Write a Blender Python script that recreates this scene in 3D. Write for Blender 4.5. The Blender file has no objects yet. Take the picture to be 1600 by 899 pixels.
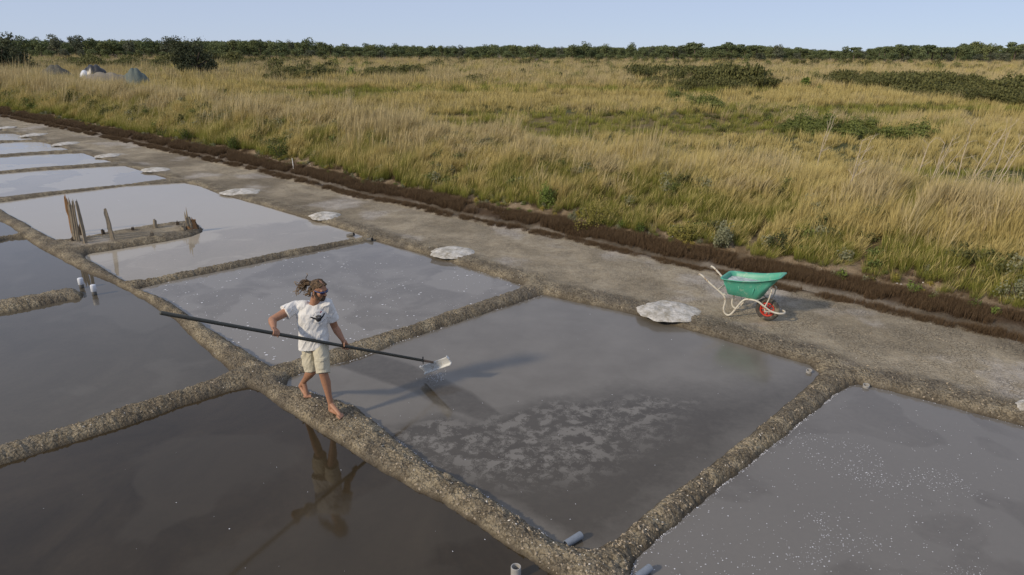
import bpy, bmesh, math, random
import numpy as np
from mathutils import Vector, Matrix, Euler
from mathutils.bvhtree import BVHTree

SC = bpy.context.scene
COL = SC.collection
R = math.radians
PI = math.pi
rnd = random.Random(7)
rng = np.random.default_rng(11)

# ---------------------------------------------------------------- camera, sky, sun
FPX, PITCH, ROLL, CH = 1080.0, R(18.98), R(0.32), 4.40
cam_d = bpy.data.cameras.new('camera')
cam_d.sensor_width = 36.0
cam_d.lens = 36.0 * FPX / 1600.0
cam_d.clip_start = 0.05
cam_d.clip_end = 6000.0
cam = bpy.data.objects.new('camera', cam_d)
COL.objects.link(cam)
cam.matrix_world = Matrix.Translation((0, 0, CH)) @ Matrix.Rotation(PI/2 - PITCH, 4, 'X') @ Matrix.Rotation(ROLL, 4, 'Z')
SC.camera = cam

SUN_EL, SUN_AZ = R(29.0), R(236.0)          # azimuth clockwise from +Y: the sun stands left and a little behind
world = bpy.data.worlds.new('World')
SC.world = world
world.use_nodes = True
wn = world.node_tree
sky = wn.nodes.new('ShaderNodeTexSky')
sky.sky_type = 'NISHITA'
sky.sun_disc = False
sky.sun_elevation = SUN_EL
sky.sun_rotation = SUN_AZ
sky.air_density = 0.6
sky.dust_density = 0.1
sky.ozone_density = 5.0
bg = wn.nodes['Background']
bg.inputs["Strength"].default_value = 0.12
veil = wn.nodes.new('ShaderNodeMix')                    # thin even high haze over the blue
veil.data_type = 'RGBA'
veil.inputs[0].default_value = 0.82
veil.inputs[7].default_value = (0.425/0.12, 0.475/0.12, 0.600/0.12, 1.0)
wn.links.new(sky.outputs[0], veil.inputs[6])
wn.links.new(veil.outputs[2], bg.inputs[0])

sun_d = bpy.data.lights.new('sun', 'SUN')
sun_d.energy = 2.5
sun_d.angle = R(4.0)
sun_d.color = (1.0, 0.85, 0.64)
sun = bpy.data.objects.new('sun', sun_d)
COL.objects.link(sun)
sdir = Vector((math.sin(SUN_AZ)*math.cos(SUN_EL), math.cos(SUN_AZ)*math.cos(SUN_EL), math.sin(SUN_EL)))
sun.rotation_euler = sdir.to_track_quat('Z', 'Y').to_euler()

SC.view_settings.view_transform = 'Standard'
SC.view_settings.look = 'None'
SC.view_settings.exposure = 0.22
SC.view_settings.gamma = 1.0
SC.view_settings.use_curve_mapping = False
SC.cycles.max_bounces = 6
SC.cycles.caustics_reflective = False
SC.cycles.caustics_refractive = False

RM = np.array(cam.matrix_world.to_3x3())

def at(px, py, z=0.0):
    """where the line of sight through a pixel of the photograph meets the level z"""
    d = RM @ np.array([(px-800)/FPX, -(py-449.5)/FPX, -1.0])
    t = (z-CH)/d[2]
    return Vector((d[0]*t, d[1]*t, z))

def atY(px, py, Y):
    d = RM @ np.array([(px-800)/FPX, -(py-449.5)/FPX, -1.0])
    t = Y/d[1]
    return Vector((d[0]*t, Y, CH+d[2]*t))

# ---------------------------------------------------------------- noise
def _hash(ix, iy, s):
    h = (ix.astype(np.int64)*374761393 + iy.astype(np.int64)*668265263 + s*974711) & 0xffffffff
    h = ((h ^ (h >> 13))*1274126177) & 0xffffffff
    h = (h ^ (h >> 16)) & 0xffff
    return h/65535.0

def vnoise(x, y, s=0):
    x = np.asarray(x, dtype=float); y = np.asarray(y, dtype=float)
    ix, iy = np.floor(x), np.floor(y)
    fx, fy = x-ix, y-iy
    fx = fx*fx*(3-2*fx); fy = fy*fy*(3-2*fy)
    a, b = _hash(ix, iy, s), _hash(ix+1, iy, s)
    c, d = _hash(ix, iy+1, s), _hash(ix+1, iy+1, s)
    return (a*(1-fx)+b*fx)*(1-fy)+(c*(1-fx)+d*fx)*fy

def fbm(x, y, s=0, o=4, g=0.5):
    x = np.asarray(x, dtype=float); y = np.asarray(y, dtype=float)
    v, a, n = 0, 1.0, 0
    for i in range(o):
        v = v + a*vnoise(x*2**i+17.3*i, y*2**i-9.1*i, s+i); n += a; a *= g
    return v/n            # 0..1

def sstep(a, b, x):
    t = np.clip((x-a)/(b-a), 0, 1)
    return t*t*(3-2*t)

def mix(a, b, t):
    return a*(1-t)+b*t

# ---------------------------------------------------------------- object helpers
def link(o, parent=None):
    COL.objects.link(o)
    if parent is not None:
        o.parent = parent
    return o

def tag(o, label=None, cat=None, group=None, kind=None):
    if label: o['label'] = label
    if cat: o['category'] = cat
    if group: o['group'] = group
    if kind: o['kind'] = kind
    return o

def empty(name, loc=(0, 0, 0), rz=0.0):
    o = bpy.data.objects.new(name, None)
    o.empty_display_size = 0.2
    o.location = loc
    o.rotation_euler = (0, 0, rz)
    COL.objects.link(o)
    return o

def np_mesh(name, V, F, mat=None, smooth=True, attrs=None):
    """V (n,3); F a list of index arrays (m,k)"""
    me = bpy.data.meshes.new(name)
    V = np.asarray(V, dtype=np.float32)
    if not isinstance(F, (list, tuple)): F = [F]
    F = [np.asarray(f, dtype=np.int32) for f in F if len(f)]
    nl = sum(f.size for f in F); npoly = sum(f.shape[0] for f in F)
    me.vertices.add(len(V)); me.vertices.foreach_set('co', V.ravel())
    me.loops.add(nl); me.loops.foreach_set('vertex_index', np.concatenate([f.ravel() for f in F]))
    st, tot, c = [], [], 0
    for f in F:
        k = f.shape[1]
        st.append(c+np.arange(f.shape[0])*k); tot.append(np.full(f.shape[0], k)); c += f.size
    me.polygons.add(npoly)
    me.polygons.foreach_set('loop_start', np.concatenate(st).astype(np.int32))
    me.polygons.foreach_set('loop_total', np.concatenate(tot).astype(np.int32))
    me.polygons.foreach_set('use_smooth', np.full(npoly, smooth))
    me.update(calc_edges=True)
    if attrs:
        for k, a in attrs.items():
            a = np.asarray(a, dtype=np.float32)
            if a.ndim == 1:
                at_ = me.attributes.new(k, 'FLOAT', 'POINT'); at_.data.foreach_set('value', a)
            elif a.shape[1] == 3:
                at_ = me.attributes.new(k, 'FLOAT_VECTOR', 'POINT'); at_.data.foreach_set('vector', a.ravel())
            else:
                at_ = me.attributes.new(k, 'FLOAT_COLOR', 'POINT'); at_.data.foreach_set('color', a.ravel())
    if mat: me.materials.append(mat)
    return me

def obj(name, me, parent=None, loc=None):
    o = bpy.data.objects.new(name, me)
    if loc is not None: o.location = loc
    return link(o, parent)

def rgba(c): return (c[0], c[1], c[2], 1.0)

class NT:
    """short hand for building node materials"""
    def __init__(self, name):
        self.m = bpy.data.materials.new(name); self.m.use_nodes = True
        self.t = self.m.node_tree; self.N = self.t.nodes
        self.b = self.N['Principled BSDF']; self.out = self.N['Material Output']
    def n(self, typ, **kw):
        o = self.N.new('ShaderNode'+typ)
        for k, v in kw.items(): setattr(o, k, v)
        return o
    def l(self, a, b): self.t.links.new(a, b)
    def inp(self, node, name, v):
        if hasattr(v, 'links') or isinstance(v, bpy.types.NodeSocket): self.l(v, node.inputs[name])
        else:
            node.inputs[name].default_value = rgba(v) if isinstance(v, tuple) and len(v) == 3 and node.inputs[name].type == 'RGBA' else v
    def pos(self):
        return self.n('NewGeometry').outputs['Position']
    def obj(self):
        return self.n('TexCoord').outputs['Object']
    def scaled(self, v, s):
        m = self.n('Mapping'); self.l(v, m.inputs[0]); m.inputs['Scale'].default_value = s if isinstance(s, tuple) else (s, s, s); return m.outputs[0]
    def noise(self, v, s, d=4, r=0.55, dist=0.0):
        o = self.n('TexNoise'); self.l(v, o.inputs['Vector']); o.inputs['Scale'].default_value = s
        o.inputs['Detail'].default_value = d; o.inputs['Roughness'].default_value = r; o.inputs['Distortion'].default_value = dist
        return o.outputs['Fac']
    def vor(self, v, s, feat='F1', out='Distance'):
        o = self.n('TexVoronoi', feature=feat); self.l(v, o.inputs['Vector']); o.inputs['Scale'].default_value = s
        return o.outputs[out]
    def ramp(self, f, stops, interp='LINEAR'):
        o = self.n('ValToRGB'); self.l(f, o.inputs[0]); e = o.color_ramp.elements; o.color_ramp.interpolation = interp
        while len(e) < len(stops): e.new(0.5)
        for i, (p, c) in enumerate(stops):
            e[i].position = p; e[i].color = rgba(c) if isinstance(c, tuple) else (c, c, c, 1)
        return o.outputs[0]
    def mixc(self, f, a, b, mode='MIX'):
        o = self.n('Mix', data_type='RGBA', blend_type=mode)
        self.inp(o, 0, f); self.inp(o, 6, a); self.inp(o, 7, b)
        return o.outputs[2]
    def math(self, op, a, b=0.0, c=None, clamp=False):
        o = self.n('Math', operation=op, use_clamp=clamp)
        for i, v in enumerate([a, b] + ([c] if c is not None else [])):
            if isinstance(v, bpy.types.NodeSocket): self.l(v, o.inputs[i])
            else: o.inputs[i].default_value = v
        return o.outputs[0]
    def attr(self, name, typ='GEOMETRY', out='Fac'):
        o = self.n('Attribute', attribute_name=name, attribute_type=typ); return o.outputs[out]
    def bump(self, h, strength=0.5, dist=0.01, normal=None):
        o = self.n('Bump'); self.l(h, o.inputs['Height']); o.inputs['Strength'].default_value = strength; o.inputs['Distance'].default_value = dist
        if normal is not None: self.l(normal, o.inputs['Normal'])
        return o.outputs[0]
    def set(self, **kw):
        names = dict(col='Base Color', rough='Roughness', metal='Metallic', normal='Normal', spec='Specular IOR Level', ior='IOR', sheen='Sheen Weight', coat='Coat Weight', trans='Transmission Weight', sss='Subsurface Weight')
        for k, v in kw.items(): self.inp(self.b, names[k], v)
        return self.m

def simple_mat(name, col, rough=0.6, var=0.12, scale=12.0, bump=0.0, spec=0.5, metal=0.0, spots=None):
    t = NT(name); p = t.obj()
    f = t.noise(p, scale, 4)
    c = t.mixc(f, tuple(x*(1-var) for x in col), tuple(min(1, x*(1+var)) for x in col))
    if spots:
        s = t.ramp(t.noise(p, spots[1], 5, 0.65), [(spots[2], 0.0), (spots[2]+0.08, 1.0)])
        c = t.mixc(s, c, spots[0])
    kw = dict(col=c, rough=rough, spec=spec, metal=metal)
    if bump: kw['normal'] = t.bump(t.noise(p, scale*3, 5), 0.6, bump)
    return t.set(**kw)

# ---------------------------------------------------------------- the plan of the salt works (outlines seen in the photo, laid on the ground)
PANS = {
 'main': [(452,592),(500,576),(560,562),(620,537),(700,510),(780,483),(850,462),(925,478),(1000,495),(1080,518),(1150,538),(1215,557),(1262,571),(1278,583),(1262,597),(1210,640),(1150,687),(1090,735),(1040,772),(990,812),(950,843),(925,853),(895,850),(860,835),(810,803),(760,770),(680,727),(606,680),(545,645),(478,611),(454,601)],
 'right': [(1341,602),(1390,612),(1450,627),(1520,646),(1600,667),(1750,708),(2100,800),(2400,1000),(2100,1250),(1500,1250),(1150,1060),(1040,975),(1000,925),(988,900),(995,878),(1030,843),(1080,802),(1130,760),(1205,702),(1270,647),(1310,616),(1330,604)],
 'front': [(-700,960),(-400,850),(-200,791),(0,728),(100,697),(200,665),(290,634),(360,612),(388,605),(400,610),(435,635),(470,660),(515,688),(560,715),(605,742),(650,768),(700,795),(765,838),(830,880),(900,926),(1000,1000),(1150,1110),(1300,1250),(300,1300),(-900,1300)],
 'middle': [(-900,640),(-500,560),(-300,525),(-100,490),(0,471),(60,461),(105,452),(128,452),(136,459),(128,467),(104,470),(60,480),(0,491),(-100,515),(-300,562),(-600,650),(-700,800),(-500,850),(-300,785),(-100,730),(0,698),(100,668),(200,634),(280,610),(335,592),(358,583),(350,573),(320,548),(292,520),(268,498),(225,470),(175,443),(130,425),(90,404),(60,388),(36,372),(15,374),(0,378),(-100,398),(-300,445),(-600,520)],
 'corner': [(30,365),(15,354),(0,346),(-60,318),(-150,273),(-190,262),(-300,290),(-600,380),(-300,425),(-100,385),(0,371),(20,369)],
 'island': [(-4,321),(0,317),(50,310),(100,303),(150,297),(200,291),(285,286),(310,291),(340,303),(420,325),(500,349),(540,360),(566,369),(560,373),(500,383),(450,392),(380,407),(300,423),(240,436),(208,439),(190,431),(165,416),(142,403),(136,399),(146,396),(180,391),(210,386),(240,381),(270,376),(300,370),(315,364),(320,358),(314,351),(300,345),(270,348),(240,352),(200,359),(160,366),(120,375),(100,375),(85,370),(55,353),(25,337)],
 'behind': [(218,452),(240,446),(300,433),(380,417),(450,402),(500,392),(560,380),(582,376),(620,387),(680,404),(740,423),(815,446),(800,455),(740,474),(700,487),(640,508),(600,520),(540,539),(490,555),(424,571),(416,566),(396,551),(336,514),(301,491),(268,469),(241,457)],
 'far_a': [(-16,311),(0,309),(60,302),(140,294),(200,288),(262,280),(230,270),(192,259),(140,262),(60,267),(0,272),(-80,280),(-50,297)],
 'far_b': [(-90,277),(-40,271),(0,268),(60,262),(120,258),(176,254),(150,247),(126,239),(80,241),(40,243),(0,246),(-60,250),(-135,257),(-115,266)],
 'far_c': [(-142,253),(-60,247),(0,242),(50,238),(109,235),(90,229),(64,222),(30,222),(0,224),(-80,228),(-182,235),(-165,243)],
 'far_d': [(-188,231),(-80,224),(0,220),(30,219.5),(53,219),(40,214),(20,209),(0,209),(-80,213),(-215,220)],
 'far_e': [(-222,217),(-80,210),(0,206),(10,206),(-20,198),(-80,201),(-250,208)],
}
def world_poly(pts):
    return np.array([[*at(x, y)[:2]] for x, y in pts])
def waterline(pts):
    """the levees hide the far foot of their own slope: set the near waterlines back under it"""
    P = world_poly(pts); n = len(P)
    ar = 0.5*np.sum(P[:, 0]*np.roll(P[:, 1], -1)-np.roll(P[:, 0], -1)*P[:, 1])
    T = np.roll(P, -1, 0)-np.roll(P, 1, 0); N = np.stack([T[:, 1], -T[:, 0]], 1)*np.sign(ar); N /= np.linalg.norm(N, axis=1)[:, None]+1e-9
    hgt = 0.115-.050*sstep(12, 24, P[:, 1])
    k = 0.015+np.minimum(.42*hgt*P[:, 1]/CH, .16)*np.maximum(0, -N[:, 1])**2
    return P+N*k[:, None]
PANS['main'] = [((566, 637) if q == (545, 645) else (612, 676) if q == (606, 680) else (484, 606) if q == (478, 611) else q) for q in PANS['main']]
WP = {k: waterline(v) for k, v in PANS.items()}

def poly_sd(x, y, P):
    """signed distance to a polygon, negative inside"""
    d2 = np.full(x.shape, 1e12); ins = np.zeros(x.shape, bool)
    n = len(P)
    for i in range(n):
        ax, ay = P[i]; bx, by = P[(i+1) % n]
        ex, ey = bx-ax, by-ay
        t = np.clip(((x-ax)*ex+(y-ay)*ey)/(ex*ex+ey*ey+1e-12), 0, 1)
        dd = (x-ax-t*ex)**2+(y-ay-t*ey)**2
        d2 = np.minimum(d2, dd)
        c = ((ay > y) != (by > y)) & (x < (bx-ax)*(y-ay)/((by-ay) if by != ay else 1e-12)+ax)
        ins ^= c
    d = np.sqrt(d2)
    return np.where(ins, -d, d)

# the ditch edge: a line from far left to near right; s = distance beyond it
EDGE = [(-420,118),(-260,136),(-120,158),(0,181),(100,201),(200,222),(300,244),(400,266),(475,284),(560,307),(625,318),(700,337),(800,357),(911,380),(1022,407),(1114,426),(1220,452),(1300,468),(1433,500),(1600,535),(1800,580),(2200,670),(2900,830)]
EW = np.array([[*at(x, y, 0.08)[:2]] for x, y in EDGE])
def edge_s(x, y):
    d2 = np.full(x.shape, 1e12); sg = np.ones(x.shape); al = np.zeros(x.shape); L = 0
    n = len(EW)-1
    for i in range(n):
        ax, ay = EW[i]; bx, by = EW[i+1]
        ex, ey = bx-ax, by-ay; l2 = ex*ex+ey*ey
        t = ((x-ax)*ex+(y-ay)*ey)/l2
        tc = np.clip(t, 0 if i else -50, 1 if i < n-1 else 50)
        dd = (x-ax-tc*ex)**2+(y-ay-tc*ey)**2
        m = dd < d2
        sg = np.where(m, np.sign(ex*(y-ay)-ey*(x-ax)), sg)
        al = np.where(m, L+tc*math.sqrt(l2), al)
        d2 = np.where(m, dd, d2); L += math.sqrt(l2)
    return np.sqrt(d2)*sg, al

FIELD_Z = 0.48
def terrain(x, y, fine=True):
    """height of the ground, and the numbers it came from"""
    x = np.asarray(x, float); y = np.asarray(y, float)
    wob = (fbm(x*3.0, y*3.0, 3, 3)-0.5)*0.05+(fbm(x*11, y*11, 4, 2)-0.5)*0.022
    sd = np.full(x.shape, 1e9); own = np.zeros(x.shape, int)
    near = (y < 75) & (y > -6)
    xs, ys = x[near], y[near]
    sdn = np.full(xs.shape, 1e9); ownn = np.zeros(xs.shape, int)
    for i, P in enumerate(WP.values()):
        d = poly_sd(xs, ys, P)
        m = d < sdn; sdn = np.where(m, d, sdn); ownn = np.where(m, i, ownn)
    sd[near] = sdn; own[near] = ownn
    sdw = sd+wob
    s, al = edge_s(x, y)
    sw = s+(fbm(x*1.3, y*1.3, 9, 3)-0.5)*0.35
    # levees and path
    farl = sstep(12, 24, y)
    z = np.where(sdw > 0, (0.115-.050*farl)*(1-np.exp(-np.maximum(sdw, 0)/0.085)), np.maximum(sdw*0.6, -0.12))
    z = z - 0.025*sstep(0.25, 0.8, sdw)
    # ditch, bank, field
    dit = -0.13*np.exp(-((sw-0.42)/0.22)**2)+0.03*np.exp(-((sw-0.02)/0.12)**2)
    crest = 1.12+0.16*(fbm(al*0.12, al*0+3.3, 21, 3)-0.5)*2
    bank = sstep(0.55, 4.4, sw)*(crest-0.10)+.22*sstep(1.4, 2.6, sw)*(1-sstep(4.5, 6, sw))*(fbm(x*.9, y*.9, 23, 3)-.5)*2+0.06*sstep(0.6, 1.1, sw)
    fld = FIELD_Z+(fbm(x*0.07, y*0.07, 31, 4)-0.5)*0.7*sstep(6, 25, s)+0.25*(fbm(x*0.4, y*0.4, 33, 3)-0.5)
    up = mix(0.10+dit+bank, fld, sstep(5.0, 9.5, s))
    z = np.where(sw > -0.15, mix(z, up, sstep(-0.15, 0.05, sw)), z)
    land = sstep(-0.01, 0.04, sdw)
    if fine:
        lev = land*(1-sstep(0.3, 0.9, sdw))
        lump = np.abs(fbm(x*7, y*7, 41, 3)-0.5)*2
        lump2 = fbm(x*22, y*22, 45, 2)-0.5
        z = z+lev*(-(lump**0.7)*0.030+0.012+lump2*0.036+(fbm(x*48, y*48, 47, 2)-.5)*.016)*(1-.75*farl)
        pathm = land*sstep(0.3, 0.9, sdw)*(1-sstep(-0.2, 0.1, sw))
        z = z+pathm*((fbm(x*2, y*2, 51, 3)-0.5)*0.05+(fbm(x*14, y*14, 55, 2)-0.5)*0.012)
        z = z+sstep(0, 0.4, sw)*((fbm(x*4, y*4, 61, 3)-0.5)*0.10)
    return z, sdw, s, sw, al, own, land

def ground_z(x, y):
    z = terrain(np.array([float(x)]), np.array([float(y)]))[0]
    return float(z[0])

# sheet: rows closer together near the camera
pyr = np.concatenate([np.arange(86, 180, 2.0), np.arange(180, 400, 1.3), np.arange(400, 900, 2.0), np.arange(902, 1500, 6.0)])
ang = PITCH+np.arctan((pyr-449.5)/FPX)
rowsY = CH/np.tan(ang)
rowsY = rowsY[(rowsY > 1.2)]
rowsY = np.concatenate([[9000, 5200, 3000, 1800, 1200, 900, 700, 560], rowsY[rowsY < 500], [0.8, 0.2, -1, -3, -8, -20, -60, -200]])
US = np.concatenate([[-6, -3, -2, -1.6], np.arange(-1.35, 1.3501, 0.0027), [1.6, 2, 3, 6]])
YY, UU = np.meshgrid(rowsY, US, indexing='ij')
WW = np.where(YY > 1.2, YY, 1.2+(1.2-YY)*1.0)
XX = UU*WW
nr, nc = XX.shape
gx, gy = XX.ravel(), YY.ravel()
gz, gsd, gs, gsw, gal, gown, gland = terrain(gx, gy)
lev = gland*(1-sstep(0.35, 0.75, gsd))*(1-sstep(-0.3, 0.0, gsw))
def C(r, g, b): return np.array([r, g, b])[None, :]
def mixv(a, b, t): return a*(1-t[:, None])+b*t[:, None]
n1 = fbm(gx*1.1, gy*1.1, 71, 4); n2 = fbm(gx*5, gy*5, 75, 4); n3 = fbm(gx*0.35, gy*0.35, 79, 4)
c_lev = mixv(C(.26, .225, .165), C(.48, .42, .30), sstep(.35, .7, n2))
c_lev = mixv(c_lev, C(.22, .20, .165), sstep(.45, .75, n1)*0.6)
c_path = mixv(C(.38, .335, .25), C(.50, .445, .34), sstep(.3, .7, n1))
c_path = mixv(c_path, C(.26, .225, .165), sstep(.50, .68, n3)*0.75)
c_path = mixv(c_path, C(.60, .57, .53), sstep(.56, .72, fbm(gx*.8+5, gy*.8, 83, 5))*0.75)
c = mixv(c_lev, c_path, sstep(.3, .8, gsd+(n2-.5)*.3))
wet = 1-sstep(-0.01, 0.05, gsd)
c = mixv(c, C(.055, .045, .035), wet*0.85)
sam = sstep(-.12, .05, gsw)
c_sam = mixv(C(.115, .078, .048), C(.060, .042, .028), n2)
c = mixv(c, c_sam, sam)
c_mud = mixv(C(.14, .12, .095), C(.27, .245, .21), sstep(.4, .7, n1))
c = mixv(c, c_mud, sstep(.14, .24, gsw)*(1-sstep(.6, .72, gsw)))
c_dirt = mixv(C(.21, .155, .095), C(.38, .30, .20), sstep(.35, .65, n2))
c = mixv(c, c_dirt, sstep(.90, 1.2, gsw+(n1-.5)*.5))
c_soil = mixv(C(.085, .068, .032), C(.15, .115, .055), n1)
c = mixv(c, c_soil, sstep(1.6, 2.3, gsw))
# the plain: golden, olive and purplish dry strips
nf = fbm(gx*.035, gy*.10, 91, 5); ng = fbm(gx*.02+9, gy*.06, 95, 5)
c_f = mixv(C(.21, .165, .065), C(.10, .11, .035), sstep(.42, .58, nf))
c_f = mixv(c_f, C(.27, .205, .10), sstep(.5, .65, ng)*.8)
c_f = mixv(c_f, C(.245, .19, .145), sstep(95, 150, gy+60*(ng-.5)))
c_f = mixv(c_f, C(.20, .19, .07), sstep(.5, .6, fbm(gx*.012, gy*.05+4, 97, 4))*sstep(50, 70, gy)*(1-sstep(120, 160, gy)))
c = mixv(c, c_f, sstep(6, 12, gs))
gcol = np.concatenate([c, np.ones((len(c), 1))], 1)

idx = np.arange(nr*nc).reshape(nr, nc)
quad = np.stack([idx[:-1, :-1], idx[1:, :-1], idx[1:, 1:], idx[:-1, 1:]], -1).reshape(-1, 4)
keep = ~((gsd[quad] < -0.22).all(1))
quad = quad[keep]

t = NT('ground_soil')
p = t.pos()
base = t.attr('col', out='Color')
pth = t.attr('path'); lv = t.attr('lev')
fn = t.noise(p, 38, 6, 0.7)
cc = t.mixc(t.math('SUBTRACT', fn, 0.2, clamp=True), t.mixc(1.0, base, (.48, .46, .44), 'MULTIPLY'), t.mixc(1.0, base, (1.55, 1.5, 1.42), 'MULTIPLY'))
mid = t.noise(p, 9, 5, 0.65)
cc = t.mixc(t.math('MULTIPLY', t.ramp(mid, [(.42, 0.0), (.62, 1.0)]), 0.45), cc, t.mixc(1.0, cc, (.62, .58, .52), 'MULTIPLY'))
wa = t.n('VectorMath', operation='ADD'); wb = t.n('TexNoise'); t.l(p, wb.inputs['Vector']); wb.inputs['Scale'].default_value = 9; wc = t.n('VectorMath', operation='SCALE'); t.l(wb.outputs['Color'], wc.inputs[0]); wc.inputs['Scale'].default_value = .09
t.l(p, wa.inputs[0]); t.l(wc.outputs[0], wa.inputs[1]); wp0 = wa.outputs[0]
crk = t.ramp(t.vor(wp0, 17, 'DISTANCE_TO_EDGE'), [(.0, 0.0), (.09, 1.0)])
crk2 = t.math('MAXIMUM', crk, t.math('SUBTRACT', 1.0, t.math('MULTIPLY', pth, t.ramp(t.noise(p, 1.7, 3), [(.40, 0.0), (.56, 1.0)]))))
cc = t.mixc(t.math('MULTIPLY', t.math('SUBTRACT', 1.0, crk2), 0.42), cc, (.09, .075, .06))
grit = t.ramp(t.vor(p, 55), [(.0, 1.0), (.16, 1.0), (.22, 0.0)])
gm = t.math('MULTIPLY', t.math('MULTIPLY', grit, t.ramp(t.noise(p, 3.1, 3), [(.5, 0.0), (.62, 1.0)])), t.math('MAXIMUM', pth, lv))
cc = t.mixc(t.math('MULTIPLY', gm, 0.55), cc, (.50, .46, .39))
wp = t.n('VectorMath', operation='ADD'); wnz = t.n('TexNoise'); t.l(p, wnz.inputs['Vector']); wnz.inputs['Scale'].default_value = 14; wsc = t.n('VectorMath', operation='SCALE'); t.l(wnz.outputs['Color'], wsc.inputs[0]); wsc.inputs['Scale'].default_value = .06
t.l(p, wp.inputs[0]); t.l(wsc.outputs[0], wp.inputs[1])
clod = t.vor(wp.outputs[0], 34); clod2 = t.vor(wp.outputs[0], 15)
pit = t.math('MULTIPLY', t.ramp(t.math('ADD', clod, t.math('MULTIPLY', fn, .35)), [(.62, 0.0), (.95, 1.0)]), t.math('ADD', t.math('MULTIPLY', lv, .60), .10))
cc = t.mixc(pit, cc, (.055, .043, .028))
h = t.math('ADD', t.math('MULTIPLY', t.noise(p, 26, 6, 0.7), 1.0), t.math('MULTIPLY', crk2, 0.45))
h = t.math('ADD', h, t.math('MULTIPLY', lv, t.math('SUBTRACT', 1.0, t.math('ADD', t.math('MULTIPLY', clod, .7), t.math('MULTIPLY', clod2, .6)))))
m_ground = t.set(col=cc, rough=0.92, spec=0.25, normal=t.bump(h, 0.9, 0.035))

pathm = gland*sstep(0.35, 0.9, gsd)*(1-sstep(-0.2, 0.05, gsw))
def ground_part(name, fm):
    used = np.zeros(nr*nc, bool); q = quad[fm]; used[q.ravel()] = True
    remap = np.cumsum(used)-1
    me = np_mesh(name, np.stack([gx, gy, gz], 1)[used], remap[q], m_ground, True,
                 {'col': gcol[used], 'path': pathm[used], 'lev': lev[used]})
    o = obj(name, me); tag(o, kind='structure'); return o
qs = gsw[quad].mean(1); qd = gsd[quad].mean(1); qS = gs[quad].mean(1)
cls = np.where(qS > 5.0, 4, np.where(qs > 0.62, 3, np.where(qs > -0.05, 2, np.where(qd > 0.55, 1, 0))))
for k, nm in enumerate(['mud_levees', 'path', 'ditch', 'bank', 'field']):
    ground_part(nm, cls == k)

# ---------------------------------------------------------------- the water of the pans
def water_mat(name, base, dark, film, film_amt, clump=0.9, rough=0.03, bumpd=0.0010, fr=0.10):
    t = NT(name); p = t.pos()
    big = t.noise(t.scaled(p, (1, .7, 1)), 0.8, 8, 0.66, 0.8)
    c = t.mixc(t.ramp(big, [(.3, 0.0), (.7, 1.0)]), dark, base)
    fine = t.noise(p, 16, 5, 0.6)
    c = t.mixc(t.math('MULTIPLY', t.ramp(fine, [(.35, 0.0), (.7, 1.0)]), 0.22), c, t.mixc(1.0, c, (1.5, 1.45, 1.4), 'MULTIPLY'))
    fl = t.attr('film')
    wob = t.noise(p, clump, 6, 0.62, 1.2)
    fm = t.ramp(t.math('ADD', t.math('MULTIPLY', wob, 0.9), t.math('SUBTRACT', fl, 0.75)), [(.12, 0.0), (.30, 1.0)])
    c = t.mixc(t.math('MULTIPLY', fm, film_amt), c, film)
    rg = t.math('ADD', t.math('MULTIPLY', fm, fr), rough)
    b = t.bump(t.noise(p, 3.0, 3), 0.25, bumpd)
    return t.set(col=c, rough=rg, ior=1.37, normal=b)

W_GREY = water_mat('grey_brine', (.178, .160, .135), (.140, .126, .106), (.26, .240, .21), .6)
W_RIGHT = water_mat('slate_brine', (.150, .138, .122), (.128, .117, .104), (.20, .187, .168), .5)
W_DARK = water_mat('dark_brine', (.052, .039, .023), (.026, .019, .010), (.066, .054, .037), .4, rough=.045, fr=.03)
W_MID = water_mat('deep_brine', (.096, .082, .060), (.070, .060, .043), (.13, .115, .09), .35, rough=.02, fr=.04)
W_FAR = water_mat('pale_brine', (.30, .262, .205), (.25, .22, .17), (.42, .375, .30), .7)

# main pan: scraped lane and the lacy salt film behind it
t = NT('skimmed_brine'); p = t.pos()
big = t.noise(p, 0.6, 5, 0.6, 0.6)
c = t.mixc(t.ramp(big, [(.3, 0.0), (.7, 1.0)]), (.066, .056, .043), (.086, .075, .059))
c = t.mixc(t.attr('stir'), c, (.050, .036, .018))
fine = t.noise(p, 14, 5, 0.6)
c = t.mixc(t.math('MULTIPLY', t.ramp(fine, [(.35, 0.0), (.7, 1.0)]), 0.25), c, t.mixc(1.0, c, (1.4, 1.36, 1.3), 'MULTIPLY'))
film = t.attr('film'); lace = t.attr('lace')
pd = t.scaled(p, (1.0, 1.0, 1.0))
ln = t.noise(pd, 5.6, 8, 0.64, 0.25)
ridge = t.math('ABSOLUTE', t.math('SUBTRACT', ln, 0.5))
lf = t.math('MAXIMUM', t.ramp(ridge, [(.003, 1.0), (.014, 0.0)]), t.ramp(ln, [(.530, 0.0), (.548, 1.0)]))
lf = t.math('MULTIPLY', lf, lace)
fe = t.ramp(t.math('ADD', film, t.math('MULTIPLY', t.math('SUBTRACT', t.noise(p, 7, 6, .7), .5), .55)), [(.12, 0.0), (.88, 1.0)])
ff = t.math('MAXIMUM', t.math('MULTIPLY', lf, 0.88), t.math('MULTIPLY', fe, 0.80))
fcol = t.mixc(t.ramp(t.noise(p, 1.4, 5, .6), [(.35, 0.0), (.7, 1.0)]), (.168, .152, .128), (.212, .194, .166))
c = t.mixc(ff, c, fcol)
t.set(col=c, rough=t.math('ADD', t.math('MULTIPLY', ff, 0.18), 0.035), ior=1.37, normal=t.bump(t.noise(p, 3, 3), 0.25, 0.0012))
W_MAIN = t.m
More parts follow.
